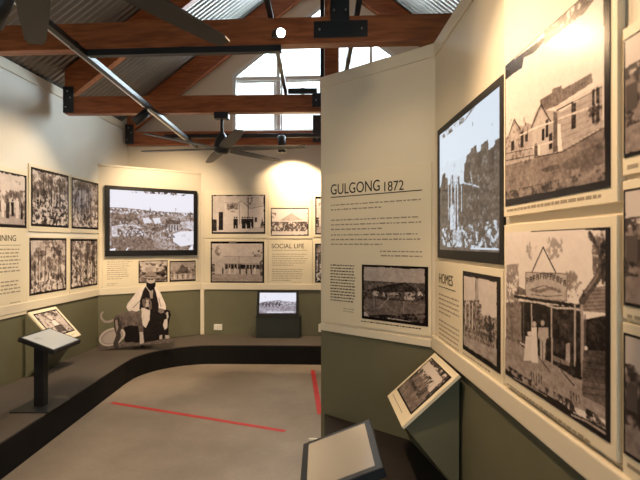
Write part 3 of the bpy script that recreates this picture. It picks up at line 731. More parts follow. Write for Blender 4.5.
def p_goldfield(r):
    s = lambda x, y: (355 + x / 5.34, 255 + y / 5.33)
    P = lambda pts: [s(x, y) for x, y in pts]
    r.a[:] = .66; r.poly(P([(30, 135), (120, 140), (260, 148), (390, 152), (390, 400), (30, 380)]), .33)
    r.rough(P([(30, 135), (390, 150), (390, 250), (30, 240)]), .16, 34, 28); r.poly(P([(85, 180), (180, 160), (270, 145), (330, 178), (330, 195), (85, 200)]), .14, .85)
    for x0, y0, x1, y1 in ((95, 198, 130, 218), (145, 205, 160, 225), (175, 208, 235, 232), (262, 205, 318, 240), (335, 200, 350, 215)): r.poly(P([(x0, y0), ((x0 + x1) / 2, y0 - 8), (x1, y0), (x1, y1), (x0, y1)]), .72, .9)
    r.poly(P([(180, 208), (235, 212), (232, 240), (180, 235)]), .15, .5); r.blobs(P([(45, 180), (390, 180), (390, 250), (45, 240)]), .56, .1, 40, 30, .8)
    r.poly(P([(45, 232), (200, 240), (390, 262), (390, 330), (45, 320)]), .42, .8); r.rough(P([(45, 232), (390, 262), (390, 340), (45, 330)]), .09, 24, 24)
    r.line(P([(103, 190), (104, 290)]), 1.3, .65); r.line(P([(130, 285), (185, 225)]), 1.3, .65); r.line(P([(135, 240), (210, 300)]), 1.2, .55); r.line(P([(262, 250), (262, 310)]), 1.2, .6)
    r.line(P([(340, 215), (350, 198), (360, 216)]), 1.6, .85)
    r.blobs(P([(40, 320), (390, 310), (390, 400), (40, 370)]), .45, .08, 18, 14, .9)
    r.poly(P([(45, 298), (60, 305), (82, 332), (45, 325)]), .72); r.poly(P([(176, 333), (300, 352), (298, 368), (176, 350)]), .75)
    unit(r, lambda r: r.border(.025, .03, .03, .04, .06, .05))
B.pic(361.8, 264.2, 317.8, 428, 267.2, 327.5, (150, 130), paint=p_goldfield)

# ------------------------------------------------------------------ right wall: screen and boards
sl = WR.rect(437.3, 131, 257.6, 503.0, 73.4, 265.2, .014)
t = thing('wall_screen', 'lit screen in a black frame beside the partition on the right wall', 'screen', WR.world(sl[0], sl[2]), WR.rz, 'lit wall screens')
def p_ruin(r):
    s = lambda pts: [((x - 14) / 198, (y - 30 + (x - 14) * .0) / 418) for x, y in pts]
    r.a[:] = .96; r.poly([(0, 0), (1, 0), (1, .3), (0, .3)], 1, .6)
    # skyline heights are in the print's own frame (left low, right low; tall block at right)
    r.poly([(0, .47), (.04, .44), (.07, .36), (.13, .35), (.14, .40), (.18, .40), (.19, .47), (.24, .46), (.25, .40), (.29, .40), (.30, .49), (.36, .49), (.37, .44), (.41, .43), (.42, .50), (.49, .50), (.50, .36), (.53, .35), (.54, .31), (.60, .30), (.61, .28), (.69, .27), (.70, .33), (.75, .33), (.76, .29), (.85, .28), (.86, .35), (.93, .34), (.94, .31), (1, .31), (1, 1), (0, 1)], .42)
    for x0, y0, x1, y1 in ((.07, .36, .13, .6), (.51, .36, .6, .5), (.7, .35, .76, .48), (.86, .36, .93, .5), (.24, .42, .28, .6)): r.rect(x0, y0, x1, y1, .28, .8)
    r.blobs([(.1, .25), (.5, .2), (.5, .55), (.1, .55)], .6, .86, 10, 14, .8)
    r.rough([(0, .4), (1, .4), (1, 1), (0, 1)], .12, 18, 26)
    for x, y0, y1 in ((.2, .42, .75), (.26, .4, .8), (.33, .5, .85), (.38, .46, .8), (.45, .52, .7)): r.line([(x, y0), (x, y1)], 3, .9, .85)
    r.poly([(.22, .66), (.3, .62), (.34, .82), (.24, .84)], .95, .8)
    for y in (.6, .66, .72, .78): r.line([(.55, y), (1, y + .015)], 1.2, .3, .7)
    r.line([(.5, .5), (.72, .56)], 2, .8); r.line([(.6, .44), (.64, .56)], 1.4, .75)
    r.blobs([(.55, .55), (.8, .55), (.8, .7), (.55, .7)], .64, .9, 30, 30, .8)
    r.blobs([(.05, .82), (.98, .8), (.98, .97), (.05, .97)], .56, .95, 26, 30, .8); r.poly([(.3, .85), (.45, .84), (.45, .95), (.28, .96)], .9, .6)
    r.rect(.6, .975, .98, .985, .95); r.blobs([(0, 0), (.7, 0), (.5, .05), (0, .06)], .5, .45, 16, 20, .9); r.rect(.63, .1, .645, .13, .6); r.blobs([(.8, .18), (.95, .18), (.95, .3), (.8, .3)], .6, .75, 18, 18, .6)
bezel(t, sl[1] - sl[0], sl[3] - sl[2], .010, .05, (140, 180), p_ruin, bl=.038, br_=.038, bt=.036, bb=.05, lo=(.03, .022, .02), mid=(.15, .115, .09), hi=(.74, .84, .95))
Rg = 'boards on the right wall'
B = Board(WR, 437, 261.6, 344.5, 503.2, 268.3, 388, 'board headed HOMES with a narrow street photograph, below the right-hand screen', Rg, th=.016)
B.title('HOMES', 439.2, 282.6, 452.8, .058); a, za_ = B.loc(438.6, 285.5); b, _ = B.loc(455.5, 285.5)
MB().box(a, b, -.0172, -.0158, za_ - .004, za_).build('underline', M['ink'], B.t)
a, za_ = B.loc(439, 294.5); b, _ = B.loc(460.4, 296)
B.text(a, b, za_, 5, .026, .009, m='inksoft', word=(.02, .05), gap=.01); B.text(a, b, za_ - .155, 7, .026, .009, m='inksoft', word=(.02, .05), gap=.01)
def p_street(r):
    s = lambda x, y: (430 + x / 3.31, 255 + y / 3.31); P = lambda pts: [s(x, y) for x, y in pts]
    r.a[:] = .82; r.poly(P([(108, 175), (150, 165), (185, 210), (232, 205), (232, 385), (108, 320)]), .6)
    r.poly(P([(152, 185), (154, 75), (161, 72), (164, 190)]), .66); r.line(P([(152, 185), (154, 75)]), 1.5, .35)
    r.poly(P([(110, 170), (150, 150), (165, 185), (165, 265), (110, 250)]), .55, .9); r.blobs(P([(110, 150), (170, 150), (190, 290), (110, 260)]), .52, .2, 26, 26, .8)
    for x in (120, 132, 143): r.line(P([(x, 160), (x, 240)]), 2, .85)
    r.blobs(P([(180, 200), (222, 200), (222, 300), (180, 280)]), .4, .13, 22, 26, .9)
    r.poly(P([(110, 248), (180, 275), (232, 330), (232, 390), (108, 320)]), .62, .9); r.rough(P([(108, 250), (232, 310), (232, 390), (108, 320)]), .12, 10, 26)
    r.blobs(P([(110, 225), (215, 270), (215, 310), (110, 265)]), .5, .22, 40, 30, .7)
    unit(r, lambda r: (r.border(.03, .05, .07, .05, .05, .04), r.rect(0, 0, .25, .07, .06)))
B.pic(462.7, 270.8, 349.3, 500, 277.2, 373, (90, 120), paint=p_street)
a, za_ = B.loc(463, 351.5); b, _ = B.loc(490, 365); B.text(a, b, za_ - .01, 1, .01, .008, name='caption_text', last=1, word=(.01, .03))

def p_houses(r):
    s = lambda x, y: (500 + x / 3.2, 60 + y / 3.2); P = lambda pts: [s(x, y) for x, y in pts]
    r.a[:] = .88
    # ragged dark edge of the plate along the top
    r.poly([(504, 82), (514, 74), (523, 68), (525, 58), (535, 53), (545, 42), (547, 36), (506, 66)], .12); r.blobs([(545, 45), (566, 28), (585, 14), (604, -12), (604, -34), (560, 10), (545, 32)], .38, .3, 26, 26, .85)
    r.poly([(504, 66), (560, 20), (612, -30), (612, -42), (500, 62)], .06)
    # ground
    r.poly(P([(15, 338), (100, 315), (200, 292), (335, 212), (350, 400), (15, 470)]), .46); r.rough(P([(15, 338), (200, 292), (335, 212), (350, 400), (15, 470)]), .13, 7, 22, 4)
    r.poly(P([(130, 350), (160, 338), (190, 332), (195, 345), (150, 360)]), .18, .5); r.poly(P([(200, 330), (260, 290), (330, 260), (335, 330), (220, 380)]), .25, .4)
    r.blobs(P([(20, 390), (340, 330), (345, 400), (20, 450)]), .55, .62, 40, 14, .5)
    # houses
    r.poly(P([(20, 250), (32, 235), (48, 190), (58, 208), (78, 212), (84, 200), (105, 205), (118, 165), (135, 140), (150, 160), (200, 165), (330, 78), (332, 212), (200, 292), (120, 312), (18, 338)]), .66)
    r.poly(P([(130, 128), (168, 105), (172, 92), (200, 82), (202, 95), (295, 42), (300, 72), (182, 148), (150, 160), (132, 140)]), .44)
    for k in range(16): x = 134 + k * 10; r.line(P([(x, 130 - k * 5.4), (x + 2, 158 - k * 5.4)]), 1, .3, .6)
    r.line(P([(182, 155), (330, 78)]), 3.0, .8); r.line(P([(184, 162), (330, 86)]), 1.4, .2)
    r.line(P([(32, 238), (48, 190), (68, 222)]), 2.2, .25); r.poly(P([(36, 236), (48, 205), (60, 232), (60, 262), (36, 268)]), .72)
    r.line(P([(104, 215), (134, 142), (166, 200)]), 2.6, .25); r.poly(P([(108, 220), (134, 156), (160, 205), (160, 300), (108, 308)]), .74)
    for x0, y0, x1, y1 in ((136, 222, 146, 258), (148, 192, 158, 250), (230, 140, 245, 222), (38, 262, 48, 292), (68, 232, 78, 282), (84, 240, 92, 262), (160, 236, 170, 288), (296, 96, 306, 205), (310, 90, 322, 200)):
        r.poly(P([(x0, y0), (x1, y0 - 5), (x1, y1 - 4), (x0, y1)]), .1, .9)
    for y in (175, 195, 215, 235, 255, 275): r.line(P([(182, y + 4), (330, y - 62)]), 1, .45, .5)
    r.line(P([(68, 240), (120, 215), (178, 196)]), 2.4, .9); r.line(P([(70, 290), (180, 258)]), 2.4, .85); r.line(P([(190, 188), (318, 142)]), 2.6, .82); r.line(P([(20, 300), (105, 282)]), 2, .4)
    r.poly(P([(174, 165), (186, 168), (190, 292), (172, 296)]), .3, .8); r.poly(P([(186, 205), (196, 205), (202, 290), (188, 292)]), .92)
    person_s(r, *s(118, 308), 13, .3); person_s(r, *s(128, 303), 10, .9)
    r.blobs(P([(270, 150), (330, 110), (332, 205), (280, 225)]), .52, .16, 26, 26, .8); r.blobs(P([(18, 190), (100, 180), (100, 330), (18, 330)]), .58, .28, 34, 34, .5)
    r.line(P([(20, 322), (110, 304)]), 1.5, .25); r.line(P([(112, 312), (200, 294), (330, 220)]), 1.8, .3)
    # dark plate edges
    r.poly([(612, -50), (604, -40), (605, 130), (606, 190), (612, 190)], .05); r.poly([(500, 200), (560, 192), (612, 178), (612, 200), (500, 212)], .06); r.blobs([(504, 192), (606, 168), (606, 190), (504, 204)], .5, .12, 22, 22, .7)
    unit(r, lambda r: r.border(.008, .006, .03, .04, .04, .004))
B = Board(WR, 503.9, 60, 215.6, 617.4, -70, 204, 'largest board on the right wall, photograph of timber houses and fences', Rg, th=.022, z1=2.56)
B.pic(505.2, 70, 206.3, 609.6, -34, 187, (210, 230), paint=p_houses, lift=.003)
a, za_ = B.loc(507, 209); b, _ = B.loc(601, 195); B.text(a, b, za_ - .012, 1, .01, .010, name='caption_text', last=1, word=(.012, .04), gap=.006)

def p_boarding(r):
    s = lambda x, y: (500 + x / 4, 215 + y / 4); P = lambda pts: [s(x, y) for x, y in pts]
    q = lambda x, y: (500 + x / 4, 320 + y / 4); Q = lambda pts: [q(x, y) for x, y in pts]
    r.a[:] = .93; r.rough(P([(20, 60), (430, 40), (430, 300), (20, 300)]), .04, 6, 6)
    r.blobs(P([(105, 75), (160, 80), (140, 190), (105, 170)]), .5, .58, 24, 26, .8); r.blobs(P([(180, 80), (265, 85), (260, 190), (190, 180)]), .48, .55, 24, 26, .8)
    r.blobs(P([(30, 200), (78, 195), (80, 330), (60, 420), (28, 420)]), .42, .42, 24, 26, .75); r.blobs(P([(250, 225), (330, 220), (330, 330), (270, 340)]), .45, .4, 26, 28, .75)
    # slab wall right and deep shade of the print below
    r.poly(P([(335, 300), (430, 282), (430, 392), (335, 385)]), .5)
    for y in (300, 315, 330, 345, 360, 375): r.line(P([(338, y + 6), (430, y)]), 1.2, .32)
    r.poly(P([(80, 345), (330, 372), (330, 420), (430, 400), (432, 700), (80, 640)]), .14)
    r.rough(P([(340, 400), (430, 400), (430, 560), (340, 560)]), .1, 20, 26)
    r.poly(P([(28, 350), (88, 345), (90, 540), (28, 520)]), .52); r.blobs(P([(28, 340), (90, 345), (90, 540), (28, 520)]), .5, .32, 26, 34, .6)
    r.line(P([(98, 350), (98, 560)]), 4, .3)
    # tree trunk
    r.line(P([(362, 72), (392, 128), (405, 170), (408, 215)]), 5, .25); r.line(P([(412, 200), (395, 250), (360, 300), (330, 345)]), 10, .3); r.line(P([(405, 215), (380, 265), (345, 310)]), 3, .5)
    r.blobs(P([(345, 68), (430, 70), (430, 270), (375, 240), (370, 120)]), .42, .3, 24, 28, .8); r.blobs(P([(400, 70), (432, 70), (432, 280), (410, 280)]), .35, .12, 14, 22, .85)
    # sign over the roof
    r.poly(P([(105, 230), (272, 236), (270, 345), (107, 334)]), .70); r.line(P([(105, 230), (272, 236), (270, 345), (107, 334), (105, 230)]), 2, .5)
    for k in range(12):
        t = k / 11; x = 114 + 148 * t; y = 262 - 24 * math.sin(PI * t) + 8 * t
        r.line(P([(x - 3, y + 12), (x - 3, y - 8), (x + 4, y - 6), (x + 4, y + 13)][: 3 + k % 2]), 2.2, .25)
        r.line(P([(x - 3, y + 2), (x + 4, y + 3)]), 1.8, .3)
    for k in range(8): r.ell(*s(135 + 15 * k, 300 + 6 * math.sin(k)), 2.2, 2.0, .45, .8)
    r.line(P([(122, 300), (180, 282), (250, 310)]), 1.6, .4); r.line(P([(130, 318), (190, 326), (250, 322)]), 1.6, .4)
    r.line(P([(132, 228), (176, 130), (226, 230)]), 2.6, .22)
    # verandah roof edge and posts
    r.poly(P([(64, 318), (108, 322), (108, 300), (76, 285)]), .3, .8); r.line(P([(62, 326), (150, 340), (330, 366)]), 5, .14); r.line(P([(100, 344), (160, 350), (225, 372), (290, 374), (330, 380)]), 2.4, .78)
    for x in (130, 210, 302): r.line(P([(x, 358), (x + 1, 600)]), 3, .66)
    r.line(P([(331, 365), (333, 640)]), 5, .62); r.line(P([(345, 400), (345, 640)]), 2, .35)
    r.poly(P([(215, 385), (295, 390), (295, 560), (215, 550)]), .2, .9); r.rough(P([(215, 385), (295, 390), (295, 560), (215, 550)]), .1, 22, 30)
    # ground and boards below
    r.poly(Q([(20, 70), (80, 95), (110, 120), (200, 165), (300, 230), (430, 250), (430, 400), (20, 230)]), .58)
    r.rough(Q([(20, 70), (110, 120), (300, 230), (430, 250), (430, 400), (20, 230)]), .1, 24, 34)
    r.poly(Q([(338, 120), (430, 125), (430, 350), (330, 300), (332, 200)]), .32, .85)
    for y in (140, 165, 190, 215, 240, 265, 290): r.line(Q([(335, y), (430, y + 14)]), 1.2, .2)
    r.poly(Q([(214, 140), (282, 168), (282, 185), (214, 160)]), .6, .8); r.poly(Q([(305, 165), (328, 172), (328, 240), (305, 228)]), .08)
    r.line(Q([(245, 160), (248, 200), (300, 262)]), 2, .15); r.line(Q([(160, 150), (205, 208)]), 2, .2); r.line(Q([(85, 90), (112, 104)]), 3, .75)
    # family group
    person_s(r, *q(122, 162), 29, .86, .42); r.poly(Q([(131, 30), (150, 28), (156, 172), (130, 168)]), .9); r.ell(*q(141, 16), 1.9, 2.8, .75)
    r.poly(Q([(158, 30), (196, 30), (198, 70), (187, 78), (183, 158), (166, 156), (163, 80), (154, 66)]), .68); r.ell(*q(174, 12), 1.8, 2.7, .70); r.line(Q([(174, 85), (174, 156)]), 1.2, .3)
    r.poly(Q([(268, 95), (282, 90), (284, 170), (266, 160)]), .75, .8); r.ell(*q(347, 112), 1.6, 2.2, .95)
    for k in range(5): r.line(Q([(128 + 10 * k, 205 + 4 * k), (130 + 10 * k, 240 + 4 * k)]), 1.6, .2)
    for k in range(4): r.line(Q([(286 + 11 * k, 285 + 5 * k), (288 + 11 * k, 315 + 5 * k)]), 1.6, .2)
    # plate edges
    r.poly(P([(0, 60), (18, 58), (26, 66), (120, 62), (130, 70), (330, 60), (420, 66), (450, 40), (450, 20), (0, 50)]), .07)
    r.poly(P([(424, 50), (450, 50), (450, 1000), (424, 1000)]), .05); r.poly(Q([(0, 185), (20, 190), (90, 245), (180, 290), (250, 330), (300, 370), (360, 400), (450, 450), (450, 520), (0, 260)]), .05)
    r.blobs(Q([(14, 165), (100, 225), (250, 300), (440, 400), (440, 450), (250, 340), (14, 215)]), .5, .1, 22, 24, .9)
    r.line(Q([(58, 230), (120, 262), (190, 304)]), 1.6, .55); r.line(Q([(290, 378), (350, 404), (422, 450)]), 2.4, .6)
B = Board(WR, 504.2, 224.5, 383, 616.8, 216, 463, 'lower right-wall board, family under a verandah with a hanging sign', Rg, th=.022)
B.pic(505.2, 234, 375.8, 609.3, 224.6, 440, (210, 250), paint=p_boarding)
a, za_ = B.loc(507, 381); b, _ = B.loc(592, 425); B.text(a, b, za_ - .014, 1, .01, .008, name='caption_text', last=1, word=(.012, .03), gap=.006)
# boards at the frame's right edge
for rows, lab, sd in (((622.6, 30, 176, 700, -30, 205), 'upper board cut by the right edge of the photo', 21), ((622.6, 181.5, 318, 700, 158, 352), 'middle board cut by the right edge of the photo', 22), ((622.6, 322, 474, 700, 358, 580), 'lowest board cut by the right edge of the photo', 23)):
    a0, a1, c0, c1 = WR.rect(*rows, .016); z_t = WR.sz(622.6, rows[1], .016)[1]; z_b = WR.sz(622.6, rows[2], .016)[1]
    Bd = Board(WR, *rows, lab, Rg, th=.016, z0=z_b, z1=z_t, s1=a0 + .28)
    top, bot = {21: (40, 158), 22: (190, 305), 23: (332.5, 453)}[sd]
    zt_, zb_ = Bd.loc(625, top)[1], Bd.loc(625, bot)[1]; x_ = Bd.loc(624.6, 100)[0]
    r = Raster(90, 120, .7); random.seed(sd)
    r.a[:] = .8; r.poly([(0, .35), (.2, .3), (1, .2), (1, 1), (0, 1)], .5); r.blobs([(0, .25), (1, .2), (1, .7), (0, .75)], .45, .15, 8, 10, .85); r.rough([(0, .6), (1, .6), (1, 1), (0, 1)], .15, 14, 20)
    r.rect(.05, .4, .2, .62, .3); r.border(.03, .02, .02, .03, .05, .02)
    MB().box(x_, .262, -.0186, -.0158, zb_, zt_).build('print_mount', M['ink'], Bd.t)
    sheet('photo_print', r, (.262 - x_, zt_ - zb_), M['print'], Bd.t, Matrix.Translation((x_, -.019, zb_)))
    Bd.text(x_ + .01, .2, zb_ - .03, 1, .01, .01, name='caption_text', last=1)

# ------------------------------------------------------------------ slanted readers on green wedges
def reader(label, A, Bp, Cc, D, feet, wedge_label, paint, res):
    """A,B lower edge (left, right as read); C,D upper edge (right, left)"""
    A, Bp, Cc, D = map(Vector, (A, Bp, Cc, D)); o = A.copy()
    x = (Bp - A); Wd = x.length; x.normalize(); y_ = (D - A); Hh = y_.length; y_ = (y_ - x * y_.dot(x)).normalized(); n = x.cross(y_)
    t = thing('slanted_reader', label, 'slanted display board', o, 0, 'slanted reader boards')
    R = Matrix((x, -n, y_)).transposed().to_4x4()       # local x right, -y out of the face, z up the slope
    MB().box(0, Wd, -.018, -.0005, 0, Hh, R).build('backing_board', M['board'], t, bevel=.002)
    m = .035
    MB().box(m * 1.1, Wd - m, -.0204, -.0178, m * 2.1, Hh - m, R).build('print_mount', M['ink'], t)
    r = Raster(*res, .6); paint(r)
    sheet('photo_print', r, (Wd - 2.1 * m, Hh - 3.1 * m), M['print'], t, R @ Matrix.Translation((m * 1.1, -.0208, m * 2.1)))
    b = MB()
    for i in range(9): b.box(m * 1.4 + i * .035, m * 1.4 + i * .035 + .026, -.0187, -.0178, m * .95, m * .95 + .006, R)
    b.build('caption_text', M['inksoft'], t)
    E_, Fp = map(Vector, feet)
    wg = MB(); e = n * .004
    P6 = [A + x * .012 + y_ * .012 - e, Bp - x * .012 + y_ * .012 - e, Cc - e - Vector((0, 0, .003)), D - e - Vector((0, 0, .003)), E_, Fp]
    # front face A,B,F,E ; ends A,E,D' and B,F,C'
    D0 = Vector((D.x, D.y, E_.z)); C0 = Vector((Cc.x, Cc.y, Fp.z))
    vs = P6 + [D0, C0]
    wg.add(vs, [(0, 1, 5, 4), (0, 3, 2, 1), (0, 4, 6, 3), (1, 2, 7, 5), (3, 6, 7, 2), (4, 5, 7, 6)])
    o = wg.build('reader_stand', M['green']); tag(o, wedge_label, 'display stand', 'green reader stands'); return t
def p_camp(r):
    r.a[:] = .78; r.poly([(0, .42), (1, .5), (1, 1), (0, 1)], .42); r.rough([(0, .45), (1, .45), (1, 1), (0, 1)], .16, 16, 16)
    r.blobs([(.02, .3), (.75, .28), (.8, .72), (.02, .66)], .45, .14, 20, 18, .85)
    for x, h in ((.18, .3), (.32, .38), (.45, .34), (.6, .3)): r.poly([(x - .06, .62), (x - .06, .62 - h * .6), (x, .62 - h * .8), (x + .06, .62 - h * .6), (x + .06, .62)], .55, .7)
    for i in range(10): r.line([(.05 + .07 * i, .3 + .02 * (i % 3)), (.06 + .07 * i, .7)], 1.6, .15, .7)
    r.blobs([(.0, .0), (1, .0), (1, .16), (0, .1)], .4, .16, 14, 14, .95); r.blobs([(.86, 0), (1, 0), (1, .6), (.9, .6)], .35, .16, 12, 20, .9)
    r.border(.02, .03, .03, .03, .05, .04)
def p_miners(r):
    r.a[:] = .72; r.rough([(0, 0), (1, 0), (1, 1), (0, 1)], .14, 12, 10); r.blobs([(0, 0), (1, 0), (1, 1), (0, 1)], .52, .22, 12, 12, .8)
    r.poly([(.3, .9), (.42, .35), (.6, .35), (.7, .9)], .25, .8); r.ell(.5, .28, .08, .1, .8); r.poly([(.42, .4), (.58, .4), (.62, .62), (.38, .62)], .88); r.blobs([(0, .4), (.35, .3), (.35, 1), (0, 1)], .45, .8, 14, 14, .8)
    r.poly([(.7, .3), (.95, .2), (.95, .7), (.72, .75)], .75, .7); r.border(.03, .04, .03, .04, .05, .04)
# right reader: visitor looks to +X, left edge is the far one
reader('slanted cream board with a street photograph in the corner under the right wall',
       (.425, 2.885, .598), (.428, 2.392, .600), (.722, 2.445, .868), (.715, 2.93, .862),
       ((.592, 3.075, .2555), (.722, 2.42, .2555)), 'olive green wedge stand under the slanted board in the right corner', p_camp, (90, 70))
# left reader: visitor looks to -X, left edge is the near one
lw = lambda Y, dx: -2.907 + .055 * (Y - 4.27) + dx
reader('slanted cream board with a photograph of miners under the left wall behind the tablet stand',
       (-2.575, 4.56, .560), (-2.552, 5.00, .560), (lw(5.00, .035), 5.00, .862), (lw(4.56, .035), 4.56, .862),
       ((lw(4.575, .06), 4.575, .2455), (lw(4.985, .06), 4.985, .2455)), 'olive green wedge stand under the slanted board at the left wall', p_miners, (80, 70))

# ------------------------------------------------------------------ tablet stands
def kiosk(label, cx, cy, rz, base_z, cz, tilt, Wd, Dp, paint, tw=.0, bw=.017, off=0, **kw):
    t = thing('tablet_stand', label, 'tablet stand', (cx, cy, base_z), rz, 'black tablet stands')
    h = cz - base_z
    MB().box(-.16, .16, -.15, .15, .0005, .010).build('base_plate', M['steel'], t, bevel=.002)
    MB().box(-.032, .032, -.04, .04, .010, h - .03).build('post', M['plastic'], t, bevel=.004)
    R = Matrix.Translation((0, -off, h)) @ Matrix.Rotation(tilt, 4, 'X') @ Matrix.Rotation(tw, 4, 'Z')
    MB().box(-Wd / 2, Wd / 2, -Dp / 2, Dp / 2, -.035, 0, R).build('tablet_case', M['plastic'], t, bevel=.003)
    MB().box(-Wd * .3, Wd * .3, -Dp * .3, Dp * .3, -.06, -.0352, R).build('mounting_bracket', M['steel'], t)
    r = Raster(70, 50, .6); paint(r)
    # sheet lies in x/z facing -y; turn it to face up the slope
    T = R @ Matrix.Translation((-Wd / 2 + bw, -Dp / 2 + bw, .0006)) @ Matrix.Rotation(-PI / 2, 4, 'X')
    sheet('tablet_screen', r, (Wd - 2 * bw, Dp - 2 * bw), M[kw.pop('m')], t, T, **kw)
    return t
M['tabscreen'] = printmat('tablet_screen', .13)
b_ = M['tabscreen'].node_tree.nodes['Principled BSDF']; b_.inputs['Specular IOR Level'].default_value = .9
def p_tab1(r):
    r.a[:] = .8; r.ell(.25, .3, .1, .12, .7); r.rect(.14, .25, .3, .3, .45, .5)
def p_tab2(r):
    r.a[:] = .62
    for i, y in enumerate((.62, .68, .76, .82)):
        r.line([(.12, y), (.75 - .1 * (i % 2), y)], 1, .72, .7)
kiosk('black tablet stand on the left plinth in front of the slanted miners board', -2.232, 3.76, PI / 2, PZ, .785, .36, .40, .29, p_tab1, off=.085, m='tabscreen', lo=(.3, .3, .32), mid=(.5, .53, .56), hi=(.78, .84, .88))
kiosk('black tablet stand at the bottom edge, cut off by the frame', .067, 1.705, -PI / 2, .255, .785, .36, .41, .29, p_tab2, bw=.026, m='tabscreen', lo=(.2, .2, .2), mid=(.30, .285, .26), hi=(.42, .41, .38))

# ------------------------------------------------------------------ small monitor on its dark box at the back
t = thing('monitor_plinth', 'dark green box under the small monitor on the back plinth', 'display box', (-.575, 6.445, PZ), -.02)
MB().box(-.30, .295, -.0, .20, .0008, .285).build('box_body', M['boxdark'], t, bevel=.004)
MB().box(-.31, .305, -.008, .205, .2852, .297).build('box_top', M['boxdark'], t, bevel=.003)
t = thing('small_monitor', 'small lit monitor leaning on the dark box below SOCIAL LIFE', 'monitor', (-.87, 6.475, PZ + .300), -.02)
t.rotation_euler = (-.22, 0, -.02)
def p_train(r):
    r.a[:] = 1.0; r.poly([(0, .5), (.2, .42), (.55, .36), (.7, .42), (1, .45), (1, 1), (0, 1)], .5); r.rough([(0, .45), (1, .45), (1, 1), (0, 1)], .2, 20, 14)
    r.rect(.06, .46, .62, .6, .2, .8); r.blobs([(.05, .4), (1, .4), (1, .65), (.05, .65)], .55, .85, 30, 16, .8)
    for i in range(6): r.rect(.08 + .09 * i, .48, .12 + .09 * i, .66, .08, .8)
    r.poly([(0, .72), (.5, .78), (.4, .95), (0, .95)], .6, .7); r.poly([(.2, .92), (.95, .9), (.95, .96), (.2, .97)], .9)
    r.ell(.15, .2, .04, .05, .85)
bezel(t, .575, .345, .03, .03, (100, 70), p_train, bl=.035, br_=.035, bt=.028, bb=.035, lo=(.05, .04, .05), mid=(.32, .28, .33), hi=(.85, .86, .97))

# ------------------------------------------------------------------ man with dogs: a flat cut-out photograph standing on the plinth
YM = 5.70
WM = Wall((-2.80, YM), (-1.60, YM))
s0, s1, z0, z1 = WM.rect(96, 270, 353, 176, 270, 353)
def fm(x, y):
    a, z = WM.sz(90 + x / 4.8, 260 + y / 4.8); return (a - s0) / (s1 - s0), 1 - (z - z0) / (z1 - z0)
r = Raster(230, 236, 0, fm); r.mask = np.zeros((r.h, r.w), bool)
# ground strip and dark undergrowth between the legs
r.poly([(35, 432), (48, 415), (120, 400), (240, 398), (380, 382), (402, 392), (395, 402), (250, 414), (120, 428), (60, 440), (38, 440)], .38)
r.poly([(160, 300), (250, 290), (350, 300), (352, 385), (250, 402), (165, 398)], .10)
r.rough([(35, 400), (400, 380), (400, 440), (35, 440)], .15, 30, 60)
# gold pan
def ell2(cx, cy, rx, ry, rot, g, al=1):
    P = [(cx + rx * math.cos(t) * math.cos(rot) - ry * math.sin(t) * math.sin(rot), cy + rx * math.cos(t) * math.sin(rot) + ry * math.sin(t) * math.cos(rot)) for t in np.linspace(0, 2 * PI, 40)[:-1]]
    r.poly(P, g, al)
ell2(106, 373, 66, 41, -.35, .78); ell2(106, 374, 56, 33, -.35, .62); ell2(108, 376, 46, 26, -.35, .70)
# trousers, boots
r.poly([(268, 248), (350, 252), (362, 300), (358, 380), (334, 386), (320, 310), (300, 392), (262, 392), (256, 300)], .11)
r.rough([(256, 248), (362, 252), (360, 386), (256, 392)], .06, 30, 40)
# shirt, arms
r.poly([(268, 128), (250, 136), (228, 152), (205, 182), (180, 214), (173, 232), (182, 250), (212, 258), (240, 246), (262, 240), (345, 240), (362, 246), (364, 226), (352, 196), (336, 160), (318, 138), (300, 128)], .92)
r.rough([(173, 128), (364, 128), (364, 258), (173, 258)], .08, 30, 30)
r.line([(205, 236), (240, 200), (256, 168)], 2, .5); r.line([(340, 230), (330, 190)], 2, .55)
# vest and watch chain
r.poly([(266, 132), (256, 150), (240, 200), (236, 240), (262, 262), (300, 258), (330, 250), (330, 220), (316, 160), (308, 136), (296, 150), (284, 156)], .12)
r.poly([(280, 138), (304, 138), (300, 190), (290, 190)], .66, .9); r.rough([(236, 132), (330, 132), (330, 260), (236, 260)], .06, 30, 40)
# head: face, beard, hat
ell2(291, 104, 20, 24, 0, .72); r.poly([(268, 104), (276, 114), (285, 117), (298, 117), (308, 114), (315, 104), (314, 132), (304, 148), (292, 154), (280, 148), (270, 132)], .07)
r.line([(281, 101), (287, 101)], 2.2, .1); r.line([(295, 101), (301, 101)], 2.2, .1); r.line([(291, 102), (289, 111)], 1.4, .68); r.line([(284, 119), (298, 119)], 1.6, .3)
ell2(292, 87, 50, 10, .05, .60); r.poly([(264, 84), (268, 68), (280, 61), (304, 61), (316, 70), (320, 86)], .52); r.line([(264, 84), (320, 87)], 2.6, .3); r.line([(246, 91), (292, 98), (338, 92)], 2, .28)
